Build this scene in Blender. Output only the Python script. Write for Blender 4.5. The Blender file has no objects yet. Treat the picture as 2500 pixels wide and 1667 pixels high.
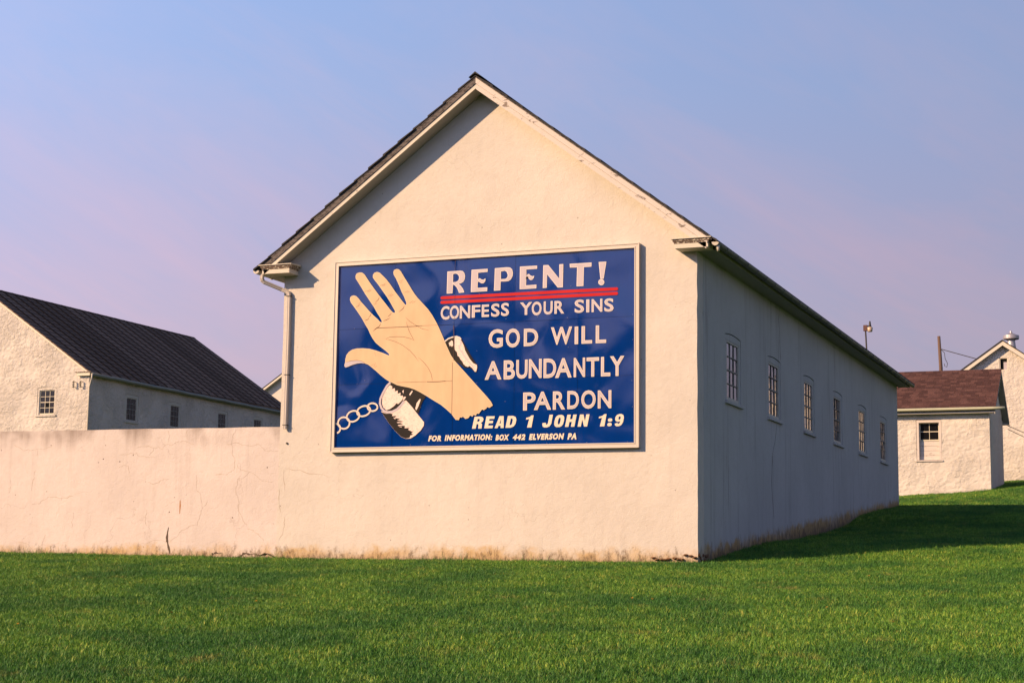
import bpy, bmesh, math, random
from mathutils import Vector, Matrix
from mathutils.geometry import tessellate_polygon
random.seed(7)
S = bpy.context.scene
R = math.radians

# ------------------------------------------------------------------ camera
cam_d = bpy.data.cameras.new('camera'); cam = bpy.data.objects.new('camera', cam_d)
S.collection.objects.link(cam); S.camera = cam
YAW, PITCH, ROLL = 0.3816, 0.1366, 0.0126
fw = Vector((-math.sin(YAW), math.cos(YAW), 0)); rt = Vector((math.cos(YAW), math.sin(YAW), 0)); upv = Vector((0, 0, 1))
F_ = fw*math.cos(PITCH) + upv*math.sin(PITCH); U_ = upv*math.cos(PITCH) - fw*math.sin(PITCH)
R2 = rt*math.cos(ROLL) + U_*math.sin(ROLL); U2 = U_*math.cos(ROLL) - rt*math.sin(ROLL)
M = Matrix((R2, U2, -F_)).transposed().to_4x4(); M.translation = Vector((7.651, -27.764, -0.165))
cam.matrix_world = M
cam_d.sensor_width = 36; cam_d.lens = 58.07; cam_d.clip_start = .1; cam_d.clip_end = 3000

# ------------------------------------------------------------------ light
SUNV = Vector((0.97, 1.0, -0.71)).normalized()      # the way the light travels
sd = bpy.data.lights.new('sun', 'SUN'); sd.energy = 5.0; sd.angle = R(.5); sd.color = (1.0, .66, .375)
sun = bpy.data.objects.new('sun', sd); S.collection.objects.link(sun)
sun.rotation_euler = SUNV.to_track_quat('-Z', 'Y').to_euler(); sun.location = (-30, -30, 30)
W = bpy.data.worlds.new('World'); S.world = W; W.use_nodes = True
wn = W.node_tree; wn.nodes.clear()
def N(nt, t, **k):
    n = nt.nodes.new(t)
    for a, b in k.items(): setattr(n, a, b)
    return n
sky = N(wn, 'ShaderNodeTexSky', sky_type='NISHITA', sun_disc=False)
sky.sun_elevation = math.asin(-SUNV.z); sky.sun_rotation = math.atan2(-SUNV.x, -SUNV.y) % (2*math.pi)
sky.air_density = 1.0; sky.dust_density = 1.6; sky.ozone_density = 2.0; sky.altitude = 150
tc = N(wn, 'ShaderNodeTexCoord'); sep = N(wn, 'ShaderNodeSeparateXYZ'); wn.links.new(tc.outputs['Generated'], sep.inputs[0])
ramp = N(wn, 'ShaderNodeValToRGB'); wn.links.new(sep.outputs['Z'], ramp.inputs[0])
cr = ramp.color_ramp; KS = 11.1
SKYR = [(0.0, (.46, .385, .475)), (.1, (.45, .39, .52)), (.19, (.425, .41, .605)), (.28, (.345, .43, .70)), (.36, (.29, .425, .75)), (.5, (.17, .27, .53)), (.7, (.06, .12, .29)), (1.0, (.03, .07, .19))]
cr.elements[0].position = SKYR[0][0]; cr.elements[0].color = (*SKYR[0][1], 1)
cr.elements[1].position = SKYR[-1][0]; cr.elements[1].color = (*SKYR[-1][1], 1)
for p, c in SKYR[1:-1]:
    e = cr.elements.new(p); e.color = (*c, 1)
# brighter towards the sun, deeper away from it (smooth all the way round)
dt = N(wn, 'ShaderNodeVectorMath', operation='DOT_PRODUCT'); wn.links.new(tc.outputs['Generated'], dt.inputs[0]); dt.inputs[1].default_value = (-.696, -.718, 0)
m1 = N(wn, 'ShaderNodeMath', operation='MULTIPLY'); wn.links.new(dt.outputs['Value'], m1.inputs[0]); m1.inputs[1].default_value = .72
m2 = N(wn, 'ShaderNodeMath', operation='EXPONENT'); wn.links.new(m1.outputs[0], m2.inputs[0])
m3 = N(wn, 'ShaderNodeMath', operation='MULTIPLY'); wn.links.new(m2.outputs[0], m3.inputs[0]); m3.inputs[1].default_value = KS
sc = N(wn, 'ShaderNodeVectorMath', operation='SCALE'); wn.links.new(ramp.outputs[0], sc.inputs[0]); wn.links.new(m3.outputs[0], sc.inputs['Scale'])
mul = N(wn, 'ShaderNodeMixRGB'); mul.inputs[0].default_value = .88
wn.links.new(sky.outputs[0], mul.inputs[1]); wn.links.new(sc.outputs[0], mul.inputs[2])
# thin pinkish cirrus veils, all round the sky
mp = N(wn, 'ShaderNodeCombineXYZ')       # streaks run from the upper left down to the right
for i_, (vec, k_) in enumerate((((rt*.86-upv*.5), 1.5), ((rt*.5+upv*.86), 5.0), (fw, 1.5))):
    dn_ = N(wn, 'ShaderNodeVectorMath', operation='DOT_PRODUCT'); wn.links.new(tc.outputs['Generated'], dn_.inputs[0]); dn_.inputs[1].default_value = tuple(vec*k_)
    wn.links.new(dn_.outputs['Value'], mp.inputs[i_])
cn = N(wn, 'ShaderNodeTexNoise'); cn.inputs['Scale'].default_value = 2.3; cn.inputs['Detail'].default_value = 5; cn.inputs['Roughness'].default_value = .66; cn.inputs['Distortion'].default_value = .5
wn.links.new(mp.outputs[0], cn.inputs['Vector'])
crp = N(wn, 'ShaderNodeValToRGB'); wn.links.new(cn.outputs['Fac'], crp.inputs[0])
crp.color_ramp.elements[0].position = .40; crp.color_ramp.elements[0].color = (0, 0, 0, 1)
crp.color_ramp.elements[1].position = .70; crp.color_ramp.elements[1].color = (1, 1, 1, 1)
mk = N(wn, 'ShaderNodeMapRange', interpolation_type='SMOOTHSTEP'); wn.links.new(sep.outputs['Z'], mk.inputs[0])
mk.inputs[1].default_value = .16; mk.inputs[2].default_value = .40; mk.inputs[3].default_value = 1.0; mk.inputs[4].default_value = .65
mkm = N(wn, 'ShaderNodeMath', operation='MULTIPLY'); wn.links.new(crp.outputs[0], mkm.inputs[0]); wn.links.new(mk.outputs[0], mkm.inputs[1])
mxc = N(wn, 'ShaderNodeMixRGB'); wn.links.new(mkm.outputs[0], mxc.inputs[0])
tint = N(wn, 'ShaderNodeMixRGB', blend_type='MULTIPLY'); tint.inputs[0].default_value = 1; tint.inputs[2].default_value = (1.27, 1.03, .95, 1)
wn.links.new(mul.outputs[0], tint.inputs[1]); wn.links.new(mul.outputs[0], mxc.inputs[1]); wn.links.new(tint.outputs[0], mxc.inputs[2])
bg = N(wn, 'ShaderNodeBackground'); bg.inputs[1].default_value = .075
wo = N(wn, 'ShaderNodeOutputWorld'); wn.links.new(mxc.outputs[0], bg.inputs[0]); wn.links.new(bg.outputs[0], wo.inputs[0])
S.view_settings.view_transform = 'Standard'; S.view_settings.look = 'None'
S.view_settings.exposure = 0.77; S.view_settings.gamma = 1
S.view_settings.use_curve_mapping = False
S.render.engine = 'CYCLES'; S.render.resolution_x = 1024; S.render.resolution_y = 682

# ------------------------------------------------------------------ materials
AL = .83
def newmat(name):
    m = bpy.data.materials.new(name); m.use_nodes = True; nt = m.node_tree
    b = nt.nodes['Principled BSDF']; return m, nt, b
def L(nt, a, b): nt.links.new(a, b)
def math_(nt, op, a, b=None, c=None, clamp=False):
    n = N(nt, 'ShaderNodeMath', operation=op); n.use_clamp = clamp
    for i, v in enumerate((a, b, c)):
        if v is None: continue
        if isinstance(v, (int, float)): n.inputs[i].default_value = v
        else: L(nt, v, n.inputs[i])
    return n.outputs[0]
def noise(nt, vec, scale, detail=3, rough=.5, dist=0):
    n = N(nt, 'ShaderNodeTexNoise'); n.inputs['Scale'].default_value = scale; n.inputs['Detail'].default_value = detail
    n.inputs['Roughness'].default_value = rough; n.inputs['Distortion'].default_value = dist
    if vec is not None: L(nt, vec, n.inputs['Vector'])
    return n.outputs['Fac']
def smooth(nt, v, a, b):
    n = N(nt, 'ShaderNodeMapRange', interpolation_type='SMOOTHSTEP'); L(nt, v, n.inputs[0])
    n.inputs[1].default_value = a; n.inputs[2].default_value = b
    return n.outputs[0]
def mixc(nt, fac, a, b, mode='MIX'):
    n = N(nt, 'ShaderNodeMixRGB', blend_type=mode)
    for i, v in ((0, fac), (1, a), (2, b)):
        if isinstance(v, (int, float)): n.inputs[i].default_value = v
        elif isinstance(v, tuple): n.inputs[i].default_value = (*v, 1)
        else: L(nt, v, n.inputs[i])
    return n.outputs[0]
def world_pos(nt):
    return N(nt, 'ShaderNodeNewGeometry').outputs['Position']
def mapping(nt, vec, scale):
    m = N(nt, 'ShaderNodeMapping'); m.inputs['Scale'].default_value = scale; L(nt, vec, m.inputs[0]); return m.outputs[0]
def bump(nt, h, dist, strength=1, prev=None):
    b = N(nt, 'ShaderNodeBump'); b.inputs['Distance'].default_value = dist; b.inputs['Strength'].default_value = strength
    L(nt, h, b.inputs['Height'])
    if prev is not None: L(nt, prev, b.inputs['Normal'])
    return b.outputs[0]

def stucco(name, base, pits=.5, streak=.3, stain=1.0, lumps=0.0, rough_amt=1.0, cracks=.5, topz=None):
    m, nt, b = newmat(name); p = world_pos(nt)
    s = N(nt, 'ShaderNodeSeparateXYZ'); L(nt, p, s.inputs[0])
    yy = math_(nt, 'MAXIMUM', s.outputs['Y'], 0.0)
    h = math_(nt, 'SUBTRACT', s.outputs['Z'], math_(nt, 'MULTIPLY', yy, .081))
    col = mixc(nt, smooth(nt, noise(nt, p, .55, 4), .3, .7), tuple(c*.94 for c in base), tuple(min(1, c*1.04) for c in base))
    col = mixc(nt, math_(nt, 'MULTIPLY', smooth(nt, noise(nt, p, 4, 7, .75), .45, .7), .24), col, (base[0]*.8, base[1]*.74, base[2]*.7))
    # rain streaks
    sv = mapping(nt, p, (5.5, 5.5, .32)); st = smooth(nt, noise(nt, sv, 1.0, 5, .6), .52, .78)
    col = mixc(nt, math_(nt, 'MULTIPLY', st, streak), col, (base[0]*.6, base[1]*.56, base[2]*.54))
    if topz:        # dirt washed down from an uncoped top
        ts = noise(nt, mapping(nt, p, (4.5, 4.5, .25)), 1.3, 6, .7)
        tm = math_(nt, 'MULTIPLY', smooth(nt, math_(nt, 'SUBTRACT', s.outputs['Z'], math_(nt, 'MULTIPLY', ts, -.7)), topz+.0, topz+.62), .75)
        col = mixc(nt, math_(nt, 'MULTIPLY', tm, smooth(nt, noise(nt, p, 1.1, 3), .42, .62)), col, (.17, .13, .11))
    # pits
    v = N(nt, 'ShaderNodeTexVoronoi'); v.inputs['Scale'].default_value = 4.2; L(nt, p, v.inputs['Vector']); v.inputs['Randomness'].default_value = 1
    pr = smooth(nt, v.outputs['Distance'], .075, .03)
    sel = smooth(nt, noise(nt, p, 1.7, 2), .46, .56)
    pit = math_(nt, 'MULTIPLY', math_(nt, 'MULTIPLY', pr, sel), pits)
    col = mixc(nt, pit, col, (.11, .075, .05))
    # hairline cracks
    dn = N(nt, 'ShaderNodeTexNoise'); dn.inputs['Scale'].default_value = 2.6; dn.inputs['Detail'].default_value = 4; L(nt, p, dn.inputs['Vector'])
    dv = N(nt, 'ShaderNodeVectorMath', operation='MULTIPLY_ADD'); L(nt, dn.outputs['Color'], dv.inputs[0]); dv.inputs[1].default_value = (.8, .8, .8); L(nt, p, dv.inputs[2])
    ve = N(nt, 'ShaderNodeTexVoronoi', feature='DISTANCE_TO_EDGE'); ve.inputs['Scale'].default_value = .9; L(nt, dv.outputs[0], ve.inputs['Vector'])
    ck = math_(nt, 'MULTIPLY', smooth(nt, ve.outputs['Distance'], .008, .0), smooth(nt, noise(nt, p, .8, 2), .5, .62))
    ck = math_(nt, 'MULTIPLY', ck, cracks)
    col = mixc(nt, ck, col, (base[0]*.45, base[1]*.38, base[2]*.32))
    # foot stains: yellow-brown splash zone with a ragged top, darker mould above the ground
    nz = noise(nt, mapping(nt, p, (1.4, 1.4, 1.6)), 1.7, 7, .75)
    lf = math_(nt, 'ADD', math_(nt, 'MULTIPLY', smooth(nt, noise(nt, p, .6, 3), .36, .60), .6), .4)
    hh = math_(nt, 'ADD', h, math_(nt, 'MULTIPLY', math_(nt, 'SUBTRACT', nz, .5), -.75))
    lo = math_(nt, 'MULTIPLY', math_(nt, 'MULTIPLY', smooth(nt, hh, .27, .03), lf), .85*stain)
    col = mixc(nt, lo, col, mixc(nt, noise(nt, p, 7, 3), (.34, .20, .07), (.50, .36, .16)))
    nz2 = noise(nt, mapping(nt, p, (3.2, 3.2, 1.6)), 2.2, 8, .8)
    hh2 = math_(nt, 'ADD', h, math_(nt, 'MULTIPLY', math_(nt, 'SUBTRACT', nz2, .5), -1.5))
    lo2 = math_(nt, 'MULTIPLY', smooth(nt, hh2, .05+.13*stain, -.16), .92*min(1.0, stain))
    col = mixc(nt, lo2, col, (.10, .07, .045))
    L(nt, col, b.inputs['Base Color']); b.inputs['Roughness'].default_value = .88; b.inputs['Specular IOR Level'].default_value = .25
    bn = bump(nt, noise(nt, p, 1.3, 3), .022*rough_amt)
    bn = bump(nt, noise(nt, p, 9, 4, .6, .6), .0065*rough_amt, prev=bn)
    bn = bump(nt, noise(nt, mapping(nt, p, (1, 1, 1.6)), 21, 3, .6, 1.2), .0035*rough_amt, prev=bn)
    bn = bump(nt, noise(nt, p, 55, 3, .6), .0035*rough_amt, prev=bn)
    bn = bump(nt, math_(nt, 'MULTIPLY', math_(nt, 'MAXIMUM', pit, ck), -1), .006, prev=bn)
    if lumps:
        vl = N(nt, 'ShaderNodeTexVoronoi', feature='SMOOTH_F1'); vl.inputs['Scale'].default_value = 5.5; vl.inputs['Smoothness'].default_value = .6
        dv2 = N(nt, 'ShaderNodeVectorMath', operation='MULTIPLY_ADD'); L(nt, dn.outputs['Color'], dv2.inputs[0]); dv2.inputs[1].default_value = (.35, .35, .35)
        L(nt, mapping(nt, p, (1, 1, 1.35)), dv2.inputs[2]); L(nt, dv2.outputs[0], vl.inputs['Vector'])
        bn = bump(nt, math_(nt, 'MULTIPLY', vl.outputs['Distance'], -1), .034*lumps, prev=bn)
        bn = bump(nt, math_(nt, 'MULTIPLY', noise(nt, p, 7, 6, .72, .5), smooth(nt, noise(nt, p, .9, 3), .25, .7)), .14*lumps, prev=bn)
    L(nt, bn, b.inputs['Normal'])
    return m

def plain(name, col, rough=.6, var=.12, scale=6, metallic=0, bumpd=0, spec=.4):
    col = tuple(c*AL for c in col)
    m, nt, b = newmat(name); p = world_pos(nt)
    c = mixc(nt, noise(nt, p, scale, 4, .6), tuple(x*(1-var) for x in col), tuple(min(1, x*(1+var)) for x in col))
    L(nt, c, b.inputs['Base Color']); b.inputs['Roughness'].default_value = rough; b.inputs['Metallic'].default_value = metallic
    b.inputs['Specular IOR Level'].default_value = spec
    if bumpd: L(nt, bump(nt, noise(nt, p, scale*3, 4), bumpd), b.inputs['Normal'])
    return m
def peeling(name, paint, wood, amount, scale=9, stretch=(1, 1, 1)):
    paint = tuple(c*AL for c in paint); wood = tuple(c*AL for c in wood)
    m, nt, b = newmat(name); p = mapping(nt, world_pos(nt), stretch)
    k = smooth(nt, noise(nt, p, scale, 6, .7, .8), 1-amount-.03, 1-amount+.03)
    wd = mixc(nt, noise(nt, p, scale*3, 4), wood, tuple(x*.4 for x in wood))
    pc = mixc(nt, math_(nt, 'MULTIPLY', noise(nt, p, scale*.4, 3), .3), paint, tuple(x*.75 for x in paint))
    L(nt, mixc(nt, k, pc, wd), b.inputs['Base Color']); b.inputs['Roughness'].default_value = .7
    L(nt, bump(nt, math_(nt, 'MULTIPLY', k, -1), .004), b.inputs['Normal'])
    return m

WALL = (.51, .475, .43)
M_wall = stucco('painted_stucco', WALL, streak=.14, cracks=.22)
M_side = stucco('painted_stucco_shaded_streaked', (.42, .42, .41), streak=.8, pits=.3, cracks=.3, stain=1.8)  # base darker and cooler than the gable's to deepen the shade; streaks are weathering
M_yard = stucco('old_painted_render', (.52, .466, .44), streak=.3, topz=2.35, pits=1.0, cracks=.3, stain=1.0)
M_rubble = stucco('whitewashed_rubble', (.51, .475, .43), lumps=.75, streak=.12, pits=.8, stain=0, rough_amt=1.3, cracks=.2)
M_rubble2 = stucco('whitewashed_rubble_shed', (.52, .485, .435), lumps=.6, streak=.08, pits=.35, stain=0, rough_amt=1.3, cracks=.1)
M_trim = peeling('cream_painted_trim', (.62, .57, .48), (.18, .13, .1), .34, 7)
M_trim_pale = peeling('pale_peeling_rake_paint', (.60, .54, .49), (.30, .22, .18), .37, 5, (1, 1, 2.5))
M_crown = peeling('flaked_crown_paint', (.55, .48, .38), (.16, .09, .06), .52, 16, (1, 1, 1.6))
M_grey_wood = peeling('bare_weathered_wood', (.085, .07, .068), (.045, .035, .034), .45, 8, (1, 1, 3))
M_soffit = plain('soffit_paint', (.40, .38, .34), .8, .12)
M_shingle = plain('dark_asphalt_shingle', (.035, .033, .034), .9, .35, 14, bumpd=.004)
M_gutter = plain('painted_gutter', (.50, .46, .38), .45, .15, 5)
M_pipe = plain('painted_downpipe', (.50, .45, .40), .45, .12, 5)
M_gutter_old = plain('dull_galvanised_gutter', (.17, .17, .15), .55, .3, 4)
M_winpaint = plain('window_paint', (.52, .50, .44), .55, .1, 12)
M_muntin = plain('muntin_paint', (.21, .20, .19), .6, .1, 12)
M_dark = plain('dark_interior', (.008, .008, .009), .9, .1)
M_iron = plain('dark_iron', (.03, .025, .022), .6, .2, 9)
M_wood_pole = plain('weathered_pole_wood', (.12, .075, .055), .85, .3, 12, bumpd=.006)
M_galv = plain('galvanised_sheet', (.45, .42, .42), .42, .15, 8, metallic=.6)
M_crack = plain('crack_shadow', (.10, .07, .05), .95, .3, 30)
M_crackf = plain('hairline_crack', (.46, .38, .31), .95, .3, 30)
def glassmat():
    m, nt, b = newmat('old_window_glass'); b.inputs['Base Color'].default_value = (.012, .012, .014, 1)
    b.inputs['Roughness'].default_value = .03; b.inputs['Specular IOR Level'].default_value = 1.0; b.inputs['IOR'].default_value = 1.7; b.inputs['Coat Weight'].default_value = .3; b.inputs['Coat Roughness'].default_value = .02
    p = world_pos(nt); L(nt, bump(nt, noise(nt, p, 5, 2), .006), b.inputs['Normal']); return m
M_glass = glassmat(); M_glass_dark = plain('dark_window_glass', (.008, .008, .009), .05, .1, 5, spec=.35)

# ------------------------------------------------------------------ mesh helpers
class MB:
    def __init__(s): s.v = []; s.f = []
    def add(s, vs, fs):
        o = len(s.v); s.v += [tuple(v) for v in vs]; s.f += [tuple(i+o for i in f) for f in fs]; return s
    def box(s, a, b):
        (x0, y0, z0), (x1, y1, z1) = a, b
        x0, x1 = min(x0, x1), max(x0, x1); y0, y1 = min(y0, y1), max(y0, y1); z0, z1 = min(z0, z1), max(z0, z1)
        return s.add([(x0,y0,z0),(x1,y0,z0),(x1,y1,z0),(x0,y1,z0),(x0,y0,z1),(x1,y0,z1),(x1,y1,z1),(x0,y1,z1)],
              [(0,3,2,1),(4,5,6,7),(0,1,5,4),(1,2,6,5),(2,3,7,6),(3,0,4,7)])
    def hexa(s, p):      # 8 points, bottom ring 0-3, top ring 4-7
        return s.add(p, [(0,3,2,1),(4,5,6,7),(0,1,5,4),(1,2,6,5),(2,3,7,6),(3,0,4,7)])
    def tube(s, pts, r, n=10, caps=True, flat=None):
        pts = [Vector(p) for p in pts]; rs = r if isinstance(r, (list, tuple)) else [r]*len(pts); base = len(s.v)
        prev = None
        for i, p in enumerate(pts):
            t = (pts[min(i+1, len(pts)-1)] - pts[max(i-1, 0)]).normalized()
            if prev is None: a = t.orthogonal().normalized()
            else: a = (prev - t*prev.dot(t)).normalized()
            prev = a; b2 = t.cross(a)
            for k in range(n):
                an = 2*math.pi*k/n; s.v.append(tuple(p + (a*math.cos(an) + b2*math.sin(an))*rs[i]))
        for i in range(len(pts)-1):
            for k in range(n):
                s.f.append((base+i*n+k, base+i*n+(k+1) % n, base+(i+1)*n+(k+1) % n, base+(i+1)*n+k))
        if caps:
            s.f.append(tuple(base+k for k in range(n))[::-1]); s.f.append(tuple(base+(len(pts)-1)*n+k for k in range(n)))
        return s
    def lathe(s, c, prof, n=20):   # profile [(r, z)] around vertical axis through c
        base = len(s.v)
        for r, z in prof:
            for k in range(n):
                a = 2*math.pi*k/n; s.v.append((c[0]+r*math.cos(a), c[1]+r*math.sin(a), c[2]+z))
        for i in range(len(prof)-1):
            for k in range(n): s.f.append((base+i*n+k, base+i*n+(k+1) % n, base+(i+1)*n+(k+1) % n, base+(i+1)*n+k))
        s.f.append(tuple(base+k for k in range(n))[::-1]); s.f.append(tuple(base+(len(prof)-1)*n+k for k in range(n)))
        return s
    def prism(s, outer, holes, f, thick):
        """2D outline (+holes) -> slab. f(a, b, d) gives the 3D point, d = depth behind the face."""
        loops = [outer] + list(holes or []); flat = [p for l in loops for p in l]
        tris = tessellate_polygon([[Vector((p[0], p[1], 0)) for p in l] for l in loops])
        n = len(flat); base = len(s.v)
        s.v += [tuple(f(p[0], p[1], 0)) for p in flat] + [tuple(f(p[0], p[1], thick)) for p in flat]
        for t in tris:
            s.f.append(tuple(base+i for i in t)); s.f.append(tuple(base+n+i for i in reversed(t)))
        o = 0
        for l in loops:
            m = len(l)
            for i in range(m):
                a, b = base+o+i, base+o+(i+1) % m; s.f.append((a, b, b+n, a+n))
            o += m
        return s
    def build(s, name, mat, parent=None, smooth=False, fix=True):
        me = bpy.data.meshes.new(name); me.from_pydata(s.v, [], s.f)
        if fix:
            bm = bmesh.new(); bm.from_mesh(me); bmesh.ops.recalc_face_normals(bm, faces=bm.faces); bm.to_mesh(me); bm.free()
        if smooth: me.polygons.foreach_set('use_smooth', [True]*len(me.polygons))
        me.materials.append(mat); me.update()
        return link(name, me, parent)
def link(name, data, parent=None, loc=None):
    o = bpy.data.objects.new(name, data); S.collection.objects.link(o)
    if parent is not None:
        o.parent = parent
        r = parent
        while r.parent: r = r.parent
        off = Vector((0, 0, 0)); q = parent
        while q: off += q.location; q = q.parent
        o.location = (Vector(loc) if loc else Vector((0, 0, 0))) - off
    elif loc: o.location = loc
    return o
def tag(o, label, cat, group=None):
    o['label'] = label; o['category'] = cat
    if group: o['group'] = group
    return o
def thing(name, label, cat, loc=(0, 0, 0), group=None):
    o = bpy.data.objects.new(name, None); S.collection.objects.link(o); o.location = loc; o.empty_display_size = .2
    return tag(o, label, cat, group)
def bevel(o, w=.004, seg=1):
    m = o.modifiers.new('bevel', 'BEVEL'); m.width = w; m.segments = seg; m.limit_method = 'ANGLE'; return o
FX = lambda y0, sgn=1: (lambda a, b, d: (a, y0 + d*sgn, b))        # face on a plane y = y0, depth towards +y
FY = lambda x0, sgn=-1: (lambda a, b, d: (x0 + d*sgn, a, b))       # face on a plane x = x0, depth towards -x
def ribbon(pts, w, f, thick=.0015, taper=True, jitter=0):
    """thin raised strip along a 2D polyline"""
    mb = MB(); n = len(pts); l = []; r = []
    for i, p in enumerate(pts):
        a = pts[max(i-1, 0)]; b = pts[min(i+1, n-1)]; dx, dy = b[0]-a[0], b[1]-a[1]; q = math.hypot(dx, dy) or 1
        ww = w/2*(1 if not taper else (.35 if i in (0, n-1) else 1))*(1+random.uniform(-jitter, jitter))
        l.append((p[0]-dy/q*ww, p[1]+dx/q*ww)); r.append((p[0]+dy/q*ww, p[1]-dx/q*ww))
    for i in range(n-1):
        q = [l[i], r[i], r[i+1], l[i+1]]
        mb.hexa([f(a, b, 0) for a, b in q] + [f(a, b, -thick) for a, b in q])
    return mb
def fractal(pts, amp, it=2):
    for _ in range(it):
        o = [pts[0]]
        for a, b in zip(pts, pts[1:]):
            d = math.hypot(b[0]-a[0], b[1]-a[1]); m = ((a[0]+b[0])/2+random.uniform(-amp, amp)*d, (a[1]+b[1])/2+random.uniform(-amp, amp)*d)
            o += [m, b]
        pts = o
    return pts
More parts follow.
